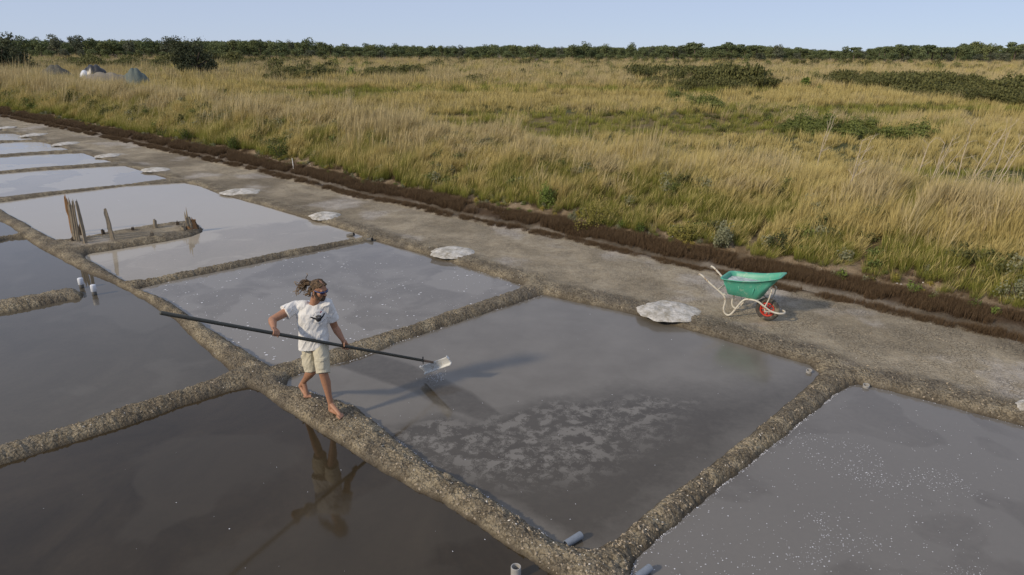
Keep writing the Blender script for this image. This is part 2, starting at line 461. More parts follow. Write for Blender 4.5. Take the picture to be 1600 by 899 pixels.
WMAT = {'main': W_MAIN, 'right': W_RIGHT, 'front': W_DARK, 'middle': W_MID, 'corner': W_MID, 'island': W_FAR, 'behind': W_GREY,
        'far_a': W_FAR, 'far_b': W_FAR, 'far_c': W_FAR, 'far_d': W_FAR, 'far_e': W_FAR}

sub_r = np.arange(0, nr, 2); sub_c = np.arange(0, nc, 2)
wi = idx[np.ix_(sub_r, sub_c)]
wx, wy = gx[wi].ravel(), gy[wi].ravel(); wsd = gsd[wi].ravel(); wown = gown[wi].ravel()
widx = np.arange(wi.size).reshape(wi.shape)
wq = np.stack([widx[:-1, :-1], widx[1:, :-1], widx[1:, 1:], widx[:-1, 1:]], -1).reshape(-1, 4)
def pix_poly(pts): return world_poly(pts)
LANE = pix_poly([(560,545),(600,556),(648,572),(690,590),(735,612),(790,650),(760,662),(700,640),(640,612),(575,588),(520,570)])
LACE = pix_poly([(600,668),(700,650),(740,655),(800,640),(870,626),(1000,618),(1085,625),(1060,655),(1010,690),(960,725),(900,750),(840,757),(770,752),(700,738),(640,712)])
OPEN = pix_poly([(590,670),(700,652),(760,658),(800,636),(900,620),(1000,612),(1120,618),(1300,590),(1150,700),(1040,790),(950,860),(900,860),(760,780),(560,690)])
STIR = pix_poly([(656,611),(676,604),(704,603),(722,608),(704,616),(672,619)])
qown = np.take_along_axis(wown[wq], np.argmin(wsd[wq], 1)[:, None], 1)[:, 0]      # one pan per face
for i, k in enumerate(WP):
    m = (qown == i) & (wsd[wq] < 0.12+.025*np.maximum(wy[wq], 0)).any(1)
    q = wq[m]
    if k in ('front', 'right', 'main'): pass
    used = np.zeros(wi.size, bool); used[q.ravel()] = True; remap = np.cumsum(used)-1
    ux, uy, usd = wx[used], wy[used], wsd[used]
    at_ = {}
    if k == 'main':
        w_ = (fbm(ux*2.2, uy*2.2, 101, 4)-.5)*0.28
        lane = 1-sstep(-.05, .05, poly_sd(ux, uy, LANE)+w_*.25)
        wd = .30+.6*sstep(.2, 2.2, ux); opn = 1-sstep(-wd, wd, poly_sd(ux, uy, OPEN)+w_*1.6)
        at_['film'] = np.clip(1-np.maximum(lane*.75, opn), 0, 1)
        at_['lace'] = 1-sstep(-.40, .40, poly_sd(ux, uy, LACE)+w_)
        at_['stir'] = 1-sstep(-.03, .04, poly_sd(ux, uy, STIR)+w_*.2)
    elif k == 'island':
        ISL = pix_poly([(120,420),(330,372),(345,355),(470,345),(620,370),(500,420),(200,470)])
        at_['film'] = .35+.65*sstep(-.6, .9, poly_sd(ux, uy, ISL))
    elif k in ('right', 'behind'):
        at_['film'] = .45+.5*sstep(.45, .6, fbm(ux*.9, uy*.9, 111, 4))
    else:
        at_['film'] = .25+.6*sstep(.4, .62, fbm(ux*.6, uy*.6, 115, 4))
    me = np_mesh('water', np.stack([ux, uy, np.zeros(len(ux))], 1), remap[q], WMAT[k], True, at_)
    tag(obj('water', me), kind='structure')

# ---------------------------------------------------------------- leaf and grass materials
def leaf_mat(name, c0, c1, tip=None, tipamt=0.6, rough=0.7, trans=0.16, inst=True, dark_root=False):
    """colour varies from plant to plant and from blade to blade; 't' runs root to tip"""
    t = NT(name)
    v = t.attr('v'); tt = t.attr('t')
    r = t.attr('r', 'INSTANCER') if inst else t.n('ObjectInfo').outputs['Random']
    f = t.math('ADD', t.math('MULTIPLY', v, 0.5), t.math('MULTIPLY', r, 0.55), clamp=True)
    c = t.mixc(f, c0, c1)
    c = t.mixc(t.math('SUBTRACT', 1.0, t.math('MULTIPLY', tt, 2.6), clamp=True) if dark_root else 0.0, c, (.050, .040, .018))  # dead brown roots, darkened further to paint in the shade between blades
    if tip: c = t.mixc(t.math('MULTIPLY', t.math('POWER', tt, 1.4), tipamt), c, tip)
    t.inp(t.b, 'Base Color', c); t.b.inputs['Roughness'].default_value = rough; t.b.inputs['Specular IOR Level'].default_value = 0.2
    tr = t.n('BsdfTranslucent'); t.l(c, tr.inputs[0])
    ms = t.n('MixShader'); ms.inputs[0].default_value = trans
    t.l(t.b.outputs[0], ms.inputs[1]); t.l(tr.outputs[0], ms.inputs[2]); t.l(ms.outputs[0], t.out.inputs[0])
    return t.m

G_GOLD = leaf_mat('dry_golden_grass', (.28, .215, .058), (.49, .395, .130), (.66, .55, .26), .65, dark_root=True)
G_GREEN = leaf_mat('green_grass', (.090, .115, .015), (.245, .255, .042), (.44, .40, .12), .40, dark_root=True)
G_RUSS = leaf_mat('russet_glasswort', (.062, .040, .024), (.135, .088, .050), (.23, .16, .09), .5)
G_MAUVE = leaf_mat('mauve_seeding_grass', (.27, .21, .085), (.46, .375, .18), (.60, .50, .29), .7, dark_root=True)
G_BRAM = leaf_mat('bramble_leaves', (.045, .058, .018), (.16, .165, .055), (.22, .18, .07), .4)
G_BRIGHT = leaf_mat('fresh_green_leaves', (.075, .105, .022), (.18, .205, .055), (.25, .25, .08), .4)
G_YELL = leaf_mat('yellow_green_herb', (.22, .20, .04), (.38, .31, .08), (.50, .38, .09), .5)
G_PALE = leaf_mat('bleached_stems', (.42, .34, .24), (.62, .54, .42), None)
G_GREYG = leaf_mat('grey_green_herb', (.15, .165, .095), (.26, .26, .15), (.36, .33, .2), .4)

def blades(n, h, w, spread, lean, seed, hv=0.45, curl=0.5, seg=3, seedhead=0.0, fan=0.55):
    """a tuft of curved tapering blades, some with a seed head"""
    g = np.random.default_rng(seed); V, F3, T, VV = [], [], [], []
    F4 = []
    for i in range(n):
        a = g.uniform(0, 2*PI); r0 = spread*math.sqrt(g.uniform()); bx, by = r0*math.cos(a), r0*math.sin(a)
        hh = h*(1-hv*g.uniform()); az = g.uniform(0, 2*PI); out = fan*.62*g.uniform(.1, 1)*hh
        dx, dy = math.cos(a)*out+lean*hh*g.uniform(.4, 1.2), math.sin(a)*out+0.25*lean*hh
        ww = w*g.uniform(.6, 1.3); px, py = math.cos(az)*ww/2, math.sin(az)*ww/2
        vv = g.uniform(); b = len(V)
        for k in range(seg):
            f = k/seg; q = f*(1-curl)+curl*f*f
            x, y, z = bx+dx*q, by+dy*q, hh*(f*(1-.28*f*abs(lean+out/hh)))
            wd = (1-f*.75)
            if seedhead > 0 and f > .6: wd = 1.0+seedhead*3
            V += [(x-px*wd, y-py*wd, z), (x+px*wd, y+py*wd, z)]; T += [f, f]; VV += [vv, vv]
        V.append((bx+dx, by+dy, hh*(1-.28*abs(lean+out/hh)))); T.append(1); VV.append(vv)
        for k in range(seg-1):
            F4.append((b+2*k, b+2*k+1, b+2*k+3, b+2*k+2))
        F3.append((b+2*seg-2, b+2*seg-1, b+2*seg))
    return np.array(V), [np.array(F3), np.array(F4) if F4 else np.zeros((0, 4), int)], np.array(T), np.array(VV)

def leaves(n, size, shape, seed, flat=0.5, lobes=6, hollow=0.45, ground=True):
    """small leaf faces spread through a lobed volume; shape = (rx, ry, rz)"""
    g = np.random.default_rng(seed); V, F, T, VV = [], [], [], []
    L = []
    for i in range(lobes):
        a = g.uniform(0, 2*PI); r = g.uniform(0, .62); zz = g.uniform(-.35 if not ground else .15, .62)
        L.append((math.cos(a)*r, math.sin(a)*r, zz, g.uniform(.30, .52)))
    for i in range(n):
        lx, ly, lz, lr = L[i % lobes]
        d = g.normal(size=3); d /= np.linalg.norm(d); rr = lr*(hollow+(1-hollow)*g.uniform())*(1+.15*g.normal())
        p = np.array([lx+d[0]*rr, ly+d[1]*rr, lz+d[2]*rr])
        if ground and p[2] < 0: p[2] = abs(p[2])*.3
        P = p*np.array(shape)
        nrm = d*flat+g.normal(size=3)*.55+np.array([0, 0, .25]); nrm /= np.linalg.norm(nrm)
        u = np.cross(nrm, g.normal(size=3)); u /= np.linalg.norm(u); v = np.cross(nrm, u)
        s = size*g.uniform(.55, 1.3); b = len(V)
        V += [P-u*s*.5, P+v*s*.32, P+u*s*.55, P-v*s*.32+nrm*s*.1]
        F.append((b, b+1, b+2, b+3)); T += [0, .5, 1, .5]; VV += [g.uniform()]*4
    return np.array(V), [np.array(F)], np.array(T), np.array(VV)

def plant_mesh(name, parts, mats):
    """join (V,F,T,VV) pieces with one material each"""
    me = None
    Vs, Fs, Ts, Vv, mi, off = [], {3: [], 4: []}, [], [], {3: [], 4: []}, 0
    for k, (V, F, T, VV) in enumerate(parts):
        for f in F:
            if len(f):
                Fs[f.shape[1]].append(f+off); mi[f.shape[1]].append(np.full(len(f), min(k, len(mats)-1)))
        Vs.append(V); Ts.append(T); Vv.append(VV); off += len(V)
    FF = [np.concatenate(Fs[k]) for k in (3, 4) if Fs[k]]
    MI = np.concatenate([np.concatenate(mi[k]) for k in (3, 4) if mi[k]])
    me = np_mesh(name, np.concatenate(Vs), FF, None, False, {'t': np.concatenate(Ts), 'v': np.concatenate(Vv)})
    for m in mats: me.materials.append(m)
    me.polygons.foreach_set('material_index', MI.astype(np.int32)); me.update()
    return me

_src = {}
def source(name, me):
    o = bpy.data.objects.new(name, me)          # never linked: only the scatter below shows it
    _src[name] = o
    return o

def scatter(name, sources, pts, rot, scl, which, rv, label=None):
    """one countless mass: grass and low plants"""
    n = len(pts)
    me = bpy.data.meshes.new(name)
    me.vertices.add(n); me.vertices.foreach_set('co', np.asarray(pts, np.float32).ravel())
    for k, a, typ in (('rot', rot, 'FLOAT_VECTOR'), ('scl', scl, 'FLOAT_VECTOR'), ('which', which, 'INT'), ('r', rv, 'FLOAT')):
        A = me.attributes.new(k, typ, 'POINT')
        if typ == 'INT': A.data.foreach_set('value', np.asarray(a, np.int32))
        elif typ == 'FLOAT': A.data.foreach_set('value', np.asarray(a, np.float32))
        else: A.data.foreach_set('vector', np.asarray(a, np.float32).ravel())
    o = obj(name, me); tag(o, kind='stuff', label=label)
    ng = bpy.data.node_groups.new(name, 'GeometryNodeTree')
    ng.interface.new_socket('Geometry', in_out='INPUT', socket_type='NodeSocketGeometry')
    ng.interface.new_socket('Geometry', in_out='OUTPUT', socket_type='NodeSocketGeometry')
    N = ng.nodes; Lk = ng.links
    gi, go = N.new('NodeGroupInput'), N.new('NodeGroupOutput')
    j = N.new('GeometryNodeGeometryToInstance')
    for s in reversed(sources):
        oi = N.new('GeometryNodeObjectInfo'); oi.inputs['Object'].default_value = s; oi.inputs['As Instance'].default_value = True
        Lk.new(oi.outputs['Geometry'], j.inputs[0])
    # Geometry to Instance joins; use a join of instances instead
    N.remove(j)
    j = N.new('GeometryNodeJoinGeometry')
    for nd in [x for x in N if x.bl_idname == 'GeometryNodeObjectInfo']:
        Lk.new(nd.outputs['Geometry'], j.inputs[0])
    ip = N.new('GeometryNodeInstanceOnPoints'); ip.inputs['Pick Instance'].default_value = True
    def na(nm, typ):
        a = N.new('GeometryNodeInputNamedAttribute'); a.data_type = typ; a.inputs['Name'].default_value = nm; return a.outputs[0]
    Lk.new(gi.outputs[0], ip.inputs['Points']); Lk.new(j.outputs[0], ip.inputs['Instance'])
    Lk.new(na('which', 'INT'), ip.inputs['Instance Index'])
    er = N.new('FunctionNodeEulerToRotation'); Lk.new(na('rot', 'FLOAT_VECTOR'), er.inputs[0]); Lk.new(er.outputs[0], ip.inputs['Rotation'])
    Lk.new(na('scl', 'FLOAT_VECTOR'), ip.inputs['Scale'])
    Lk.new(ip.outputs[0], go.inputs[0])
    md = o.modifiers.new('scatter', 'NODES'); md.node_group = ng
    return o

# tuft kinds --------------------------------------------------------
K = []
def kind(name, parts, mats):
    K.append(source(name, plant_mesh(name, parts, mats))); return len(K)-1
gold_n = [kind('gold_tuft', [blades(46, .78, .008, .13, .30, 100+i, seedhead=.10), blades(14, .35, .010, .15, .2, 130+i)], [G_GOLD, G_GREEN]) for i in range(4)]
mauve_n = [kind('mauve_tuft', [blades(40, .85, .006, .16, .34, 200+i, seedhead=.5), blades(16, .4, .010, .15, .2, 230+i)], [G_MAUVE, G_GOLD]) for i in range(3)]
green_n = [kind('green_tuft', [blades(60, .52, .009, .16, .22, 300+i), blades(10, .7, .006, .15, .3, 330+i, seedhead=.2)], [G_GREEN, G_GOLD]) for i in range(4)]
stalk_n = [kind('stalk_tuft', [blades(9, 1.15, .0065, .12, .16, 460+i, seedhead=.35, hv=.3, fan=.5)], [G_MAUVE]) for i in range(3)]
russ_n = [kind('russet_tuft', [blades(70, .15, .007, .12, .05, 400+i, seg=2, fan=.4)], [G_RUSS]) for i in range(3)]
herb_n = [kind('herb_clump', [leaves(260, .045, (.24, .24, .26), 500+i), blades(12, .34, .006, .15, .1, 520+i)], [m, m]) for i, m in enumerate([G_BRIGHT, G_YELL, G_GREYG, G_BRAM])]
gold_f = [kind('gold_far', [blades(42, .80, .035, .42, .22, 600+i, seg=2, seedhead=.05)], [G_GOLD]) for i in range(3)]
mauve_f = [kind('mauve_far', [blades(42, .85, .032, .42, .25, 620+i, seg=2, seedhead=.2)], [G_MAUVE]) for i in range(3)]
green_f = [kind('green_far', [blades(46, .60, .035, .42, .15, 640+i, seg=2)], [G_GREEN]) for i in range(3)]
bram_f = [kind('bramble_far', [leaves(420, .11, (.75, .75, .55), 660+i, lobes=7)], [m]) for i, m in enumerate([G_BRAM, G_BRAM, G_BRIGHT])]

PT, RT, SL, WH, RV = [], [], [], [], []
def put(x, y, z, kinds, s, seed, ry=0.0, hz=None, yaw=0.5):
    g = np.random.default_rng(seed); n = len(x)
    if n == 0: return
    PT.append(np.stack([x, y, z], 1))
    RT.append(np.stack([g.normal(0, .10, n), g.normal(ry, .10, n), g.uniform(-yaw, yaw, n)], 1))
    s = np.asarray(s)*np.ones(n); h = s*(g.uniform(.65, 1.35, n)*(.30+1.45*fbm(np.asarray(x)*.75, np.asarray(y)*.75, 57, 3)) if hz is None else hz)
    SL.append(np.stack([s, s, h], 1)); WH.append(np.asarray(kinds)[g.integers(0, len(kinds), n)]); pn = fbm(np.asarray(x)*.9, np.asarray(y)*.9, 55, 3); RV.append(np.clip(g.uniform(0, .6, n)+(pn-.3)*1.0, 0, 1))

def edge_pts(n, s0, s1, a0, a1, g):
    """random points in a strip beyond the ditch edge"""
    seg = np.diff(EW, axis=0); ln = np.hypot(seg[:, 0], seg[:, 1]); cum = np.concatenate([[0], np.cumsum(ln)])
    a = g.uniform(a0, a1, n); s = g.uniform(s0, s1, n)
    k = np.clip(np.searchsorted(cum, a)-1, 0, len(seg)-1)
    f = (a-cum[k])/ln[k]; d = seg[k]/ln[k][:, None]
    x = EW[k, 0]+seg[k, 0]*f-d[:, 1]*s; y = EW[k, 1]+seg[k, 1]*f+d[:, 0]*s
    return x, y
seg_ = np.diff(EW, axis=0); TOT = np.hypot(seg_[:, 0], seg_[:, 1]).sum()
g0 = np.random.default_rng(5)
def inview(x, y, pad=.12):
    return (y > 2.5) & (np.abs(x) < (0.74+pad)*np.maximum(y, 1)+3)

# where along the edge the picture begins
_, EA = edge_s(EW[:, 0], EW[:, 1])
A0, A1 = EA[1], EA[-2]
print('edge length', A0, A1)
# ditch and lower bank: russet glasswort in two strips
def strip(n, s0, s1, kinds, sc, seed, dens=None, **kw):
    x, y = edge_pts(n, s0, s1, A0, A1, g0)
    m = inview(x, y)
    x, y = x[m], y[m]
    z, sd, s, sw, al, _, _ = terrain(x, y)
    keep = np.ones(len(x), bool) if dens is None else dens(x, y, s, sw)
    put(x[keep], y[keep], z[keep]-.02, kinds, sc(y[keep]) if callable(sc) else sc, seed, **kw)
near_first = lambda y: 1.0+np.clip(y-20, 0, 60)*.018
strip(9000, -.10, .13, russ_n, lambda y: .62*near_first(y), 1, dens=lambda x, y, s, w: (fbm(x*2, y*2, 201, 3) > .40) & (w > -.10))
strip(17000, .68, 1.08, russ_n, lambda y: .95*near_first(y), 2, dens=lambda x, y, s, w: fbm(x*1.6, y*1.6, 203, 3) > .36)
strip(1700, .95, 1.9, russ_n, lambda y: .9*near_first(y), 3, dens=lambda x, y, s, w: fbm(x*1.6, y*1.6, 205, 3) > .52)
strip(1500, .95, 1.9, herb_n[:3], lambda y: .55*near_first(y), 4, dens=lambda x, y, s, w: fbm(x*1.1, y*1.1, 207, 3) > .50)
strip(2600, 1.3, 2.3, green_n, lambda y: .55*near_first(y), 5, dens=lambda x, y, s, w: fbm(x*1.1, y*1.1, 209, 3) > .47)
# grass on the bank
def gsel(lo, hi, seed, f=.55):
    return lambda x, y, s, w: (fbm(x*f, y*f, seed, 4) > lo) & (fbm(x*f, y*f, seed, 4) <= hi) & (s > 1.05+.8*vnoise(x*.8, y*.8, 7))
strip(19000, 1.2, 5.0, green_n, lambda y: .70*near_first(y), 6, dens=gsel(.30, 1, 221, .8))
strip(12000, 1.6, 5.0, gold_n, lambda y: .72*near_first(y), 7, dens=gsel(0, .42, 221, .8))
strip(7000, 3.4, 6.8, mauve_n, lambda y: .85*near_first(y), 8, dens=gsel(.0, .52, 231))
strip(4200, 2.2, 7.5, stalk_n, lambda y: .85*near_first(y), 13, dens=lambda x, y, s, w: fbm(x*.7, y*.7, 261, 3) > .46)
strip(13000, 4.4, 9.0, green_n, lambda y: .70*near_first(y), 9, dens=gsel(.5, 1, 241))
strip(14000, 4.4, 9.0, gold_n, lambda y: .78*near_first(y), 10, dens=gsel(0, .54, 241))
strip(4200, 1.7, 5.5, [herb_n[2], herb_n[3], herb_n[0], herb_n[3]], lambda y: 1.35*near_first(y), 12, dens=lambda x, y, s, w: fbm(x*.9, y*.9, 251, 3) > .54)
# the field beyond
def field(n, y0, y1, kinds, sc, seed, dens, p=1.0):
    g = np.random.default_rng(seed)
    y = 1/g.uniform(1/y1**p, 1/y0**p, n)**(1/p); x = g.uniform(-.88, .88, n)*y
    s, _ = edge_s(x, y)
    m = s > 7.5; x, y, s = x[m], y[m], s[m]
    k = dens(x, y); x, y = x[k], y[k]
    z = terrain(x, y, False)[0]
    put(x, y, z-.05, kinds, sc(y), seed)
P1 = lambda x, y: fbm(x*.06, y*.14, 301, 5)
P2 = lambda x, y: fbm(x*.05+20, y*.12, 311, 5)
fs = lambda y: np.clip(y/60, .5, 1.9)
field(19000, 13, 60, gold_n+gold_f, lambda y: np.clip(y/50, .5, .95), 21, lambda x, y: P1(x, y) > .47)
field(14000, 13, 60, green_n+green_f, lambda y: np.clip(y/50, .5, .9), 22, lambda x, y: P1(x, y) < .51)
field(7000, 13, 60, mauve_f, lambda y: np.clip(y/50, .5, .9), 23, lambda x, y: P2(x, y) > .50)
field(9000, 50, 330, gold_f, fs, 24, lambda x, y: P1(x, y) > .49, .8)
field(7000, 50, 330, green_f, fs, 25, lambda x, y: P1(x, y) < .50, .8)
field(9000, 80, 360, mauve_f, fs, 26, lambda x, y: P2(x, y) > .40, .7)
field(2600, 90, 350, bram_f, lambda y: np.clip(y/75, .8, 2.6), 27, lambda x, y: fbm(x*.03, y*.09, 321, 4) > .53, .8)
field(1500, 32, 120, bram_f, lambda y: np.clip(y/75, .45, 1.1), 28, lambda x, y: fbm(x*.045, y*.10, 331, 4) > .57, .8)
def scrub_patch(px0, px1, py0, py1, n, kinds, s, seed):
    """a thicket patch seen between these picture limits"""
    g = np.random.default_rng(seed)
    a = [at(px0, py1, .9), at(px1, py1, .9), at(px1, py0, .9), at(px0, py0, .9)]
    cx = sum(v.x for v in a)/4; y0, y1 = a[0].y, a[2].y; cy = (y0+y1)/2
    w0 = (a[1].x-a[0].x)/2
    u = g.uniform(-1, 1, (n*2, 2)); u = u[(u**2).sum(1) < 1][:n]
    x = cx+u[:, 0]*w0; y = cy+u[:, 1]*(y1-y0)/2
    k = fbm(x*.35, y*.35, seed, 3) > .30+.28*np.hypot(u[:, 0], u[:, 1]); x, y = x[k], y[k]
    s = s*g.uniform(.45, 1.25, len(x))*(.6+.9*fbm(x*.3, y*.3, seed+1, 2))
    z = terrain(x, y, False)[0]
    put(x, y, z+.02+.12*s, kinds, s, seed)
BR = bram_f[:2]
for i, q in enumerate([(425,545,112,125,340,1.5), (455,520,106,118,120,1.7), (552,680,112,123,260,1.4), (640,700,103,118,90,1.8), (690,800,108,128,220,1.0),
                       (960,1190,113,136,1100,1.9), (985,1120,124,141,350,1.0), (1290,1610,126,146,1000,1.7), (1400,1700,140,163,900,1.2), (1330,1430,120,132,200,1.3),
                       (100,270,103,108,200,2.0), (200,420,96,104,250,2.6), (-60,60,108,118,160,1.4), (40,150,98,106,120,2.0), (345,430,98,108,160,1.8),
                       (1040,1110,140,170,160,.9), (870,900,112,122,14,1.0), (810,825,106,116,10,1.0), (1200,1330,186,210,260,.75), (1330,1450,192,218,240,.75)]):
    scrub_patch(*q[:4], q[4], (BR if i not in (15, 18, 19) else [herb_n[0], herb_n[3], bram_f[2]]), q[5], 700+i)
# fill the seam between the strips and the plain
gq = np.random.default_rng(91); fx = gq.uniform(-.86, .86, 30000); fy = 1/gq.uniform(1/45, 1/9, 30000); fx = fx*fy
fz, _, fs_, fw_, _, _, _ = terrain(fx, fy)
m = (fs_ > 2.6) & (fs_ < 10.5); fx, fy, fz, fs_ = fx[m], fy[m], fz[m], fs_[m]
pq = fbm(fx*.55, fy*.55, 221, 4); m = pq > .42
put(fx[m], fy[m], fz[m]-.02, green_n, .68, 92); put(fx[~m], fy[~m], fz[~m]-.02, gold_n, .72, 93)
allp, allr, alls, allw, allv = map(np.concatenate, (PT, RT, SL, WH, RV))
print('tufts', len(allp))
scatter('marsh_grass', K, allp, allr, alls, allw, allv, 'dry golden and green marsh grass with scrub covering the bank and plain')

# ---------------------------------------------------------------- shells and salt
def bits(name, x, y, z, s, mat, seed, flat=.5, label=None, sides=5):
    """countless small fragments joined in one mesh"""
    g = np.random.default_rng(seed); n = len(x)
    a = np.linspace(0, 2*PI, sides, endpoint=False)[None, :]+g.uniform(0, 6, (n, 1))
    rr = s[:, None]*g.uniform(.6, 1.15, (n, sides))
    el = g.uniform(.5, 1, (n, 1)); th = g.uniform(0, PI, (n, 1))
    lx, ly = rr*np.cos(a), rr*np.sin(a)*el
    X = x[:, None]+lx*np.cos(th)-ly*np.sin(th); Y = y[:, None]+lx*np.sin(th)+ly*np.cos(th)
    tx, ty = g.normal(0, .35, (n, 1)), g.normal(0, .35, (n, 1))
    if flat < .2: tx, ty = tx*0, ty*0
    Z = z[:, None]+(X-x[:, None])*tx+(Y-y[:, None])*ty
    ring = np.stack([X, Y, Z], -1)
    top = np.stack([x, y, z+s*flat], -1)[:, None, :]
    V = np.concatenate([ring, top], 1).reshape(-1, 3)
    b = (np.arange(n)*(sides+1))[:, None]
    F = np.stack([np.stack([b[:, 0]+i, b[:, 0]+(i+1) % sides, b[:, 0]+sides], 1) for i in range(sides)], 1).reshape(-1, 3)
    o = obj(name, np_mesh(name, V, [F], mat, False)); tag(o, kind='stuff', label=label); return o
M_SHELL = simple_mat('white_shell', (.66, .62, .55), .6, .25, 40)
M_STONE = simple_mat('ochre_grit', (.34, .28, .20), .9, .4, 30)
M_SALT = simple_mat('salt_crystal', (.72, .72, .74), .5, .08, 40)
g = np.random.default_rng(77)
def rand_ground(n, ymax=40, p=1.3):
    y = 1/g.uniform(1/ymax**p, 1/4.2**p, n)**(1/p); x = g.uniform(-.85, .85, n)*y; return x, y
x, y = rand_ground(60000); z, sd, s, sw, al, _, _ = terrain(x, y)
clus = fbm(x*1.4, y*1.4, 401, 3)
k = (sd > .03) & (sw < 0) & (g.uniform(size=len(x)) < np.where(sd < .5, .17*(clus > .45)+.025, .02*(clus > .5)))
sz = .004+.013*g.uniform(size=k.sum())**4
bits('shell_fragments', x[k], y[k], z[k], sz, M_SHELL, 1, .5, 'white shell and salt fragments scattered on the mud levees')
k = (sd > .02) & (sw < 0) & (g.uniform(size=len(x)) < np.where(sd < .5, .45, .16))
bits('grit', x[k], y[k], z[k]-.002, .008+.016*g.uniform(size=k.sum())**2, M_STONE, 2, .6, 'loose grit and clods lying on the levees and the path')
# white crumbs where the bank is bare
x, y = edge_pts(1600, .9, 2.4, A0, A1, g); z = terrain(x, y)[0]; k = inview(x, y) & (y < 30) & (fbm(x, y, 409, 3) > .5)
bits('bank_shells', x[k], y[k], z[k]+.01, .012+.03*g.uniform(size=k.sum())**3, M_SHELL, 3, .5, 'pale shells and crumbs on the bare foot of the bank')
# floating salt flowers, gathered in drifts
x, y = rand_ground(110000, 26, 1.2); z, sd, s, sw, al, own, _ = terrain(x, y, False)
names = list(WP); A = g.uniform(size=len(x))
drift = fbm(x*.7, y*.9, 411, 4); dr2 = fbm(x*2.5, y*2.5, 413, 3)
R_ = own == names.index('right'); B_ = own == names.index('behind'); M_ = own == names.index('main'); I_ = own == names.index('island'); F_ = own == names.index('front')
k = (sd < -.01) & ((R_ & (A < .05+.5*(sstep(.50, .62, drift)*(dr2 > .42)))) | (B_ & (A < .05+.30*sstep(.45, .62, drift)*(dr2 > .45))) | (M_ & (A < .005)) | (I_ & (A < .03)) | (F_ & (A < .0012)))
k |= (sd < -.012) & (sd > -.035) & (R_ | B_) & (A < .8)
bits('salt_flowers', x[k], y[k], np.full(k.sum(), .0025), (.0030+.0075*g.uniform(size=k.sum())**2)*(.7+.3*np.clip(y[k]/9, 0, 2)), M_SALT, 4, .12, 'small white salt crystals floating on the brine of the pans')
def along(key, i0, i1, n):
    P = WP[key][i0:i1+1]; d = np.diff(P, axis=0); L = np.hypot(d[:, 0], d[:, 1]); c = np.concatenate([[0], np.cumsum(L)])
    a = g.uniform(0, c[-1], n); i = np.clip(np.searchsorted(c, a)-1, 0, len(L)-1); f = (a-c[i])/L[i]
    return P[i, 0]+d[i, 0]*f, P[i, 1]+d[i, 1]*f
X_, Y_ = [], []
for key, i0, i1, n in (('right', 12, 20, 900), ('main', 0, 6, 700), ('main', 23, 29, 500), ('behind', 9, 22, 600), ('island', 3, 8, 200)):
    x, y = along(key, i0, i1, n); x = x+g.normal(0, .010, len(x)); y = y+g.normal(0, .010, len(y)); k = fbm(x*4, y*4, 431, 2) > .40
    X_.append(x[k]); Y_.append(y[k])
x, y = np.concatenate(X_), np.concatenate(Y_)
bits('salt_rim', x, y, np.full(len(x), .0040), .003+.006*g.uniform(size=len(x)), M_SALT, 5, .2, 'thin broken white salt line along the waterlines of the pans')
x, y = rand_ground(9000, 16, 1.2); z, sd, s, sw, al, own, _ = terrain(x, y, False)
k = (sd < -.05) & (own == names.index('behind')) & (fbm(x*.8, y*.8, 441, 3) > .42)
bits('salt_rafts', x[k], y[k], np.full(k.sum(), .003), .010+.018*g.uniform(size=k.sum())**2, M_SALT, 6, .05, 'flat rafts of salt crystals on the pan behind the man', 7)

# ---------------------------------------------------------------- trees
M_BARK = simple_mat('grey_brown_bark', (.13, .10, .075), .9, .35, 6, .02)
M_PINE = leaf_mat('pine_crown', (.072, .102, .045), (.180, .210, .095), inst=False, trans=.12)
M_OAK = leaf_mat('oak_crown', (.072, .100, .042), (.190, .220, .095), inst=False, trans=.12)
M_ASH = leaf_mat('ash_crown', (.085, .110, .042), (.200, .220, .092), inst=False, trans=.15)
M_WILLOW = leaf_mat('silvery_crown', (.075, .090, .055), (.165, .175, .110), inst=False, trans=.15)

def limb(V, F, a, b, r0, r1, n=6):
    a, b = np.array(a, float), np.array(b, float); d = b-a; d /= np.linalg.norm(d)+1e-9
    u = np.cross(d, [0.3, 0.9, .2]); u /= np.linalg.norm(u); w = np.cross(d, u); s = len(V)
    for P, r in ((a, r0), (b, r1)):
        for i in range(n):
            t_ = 2*PI*i/n; V.append(P+r*(math.cos(t_)*u+math.sin(t_)*w))
    for i in range(n): F.append((s+i, s+(i+1) % n, s+n+(i+1) % n, s+n+i))

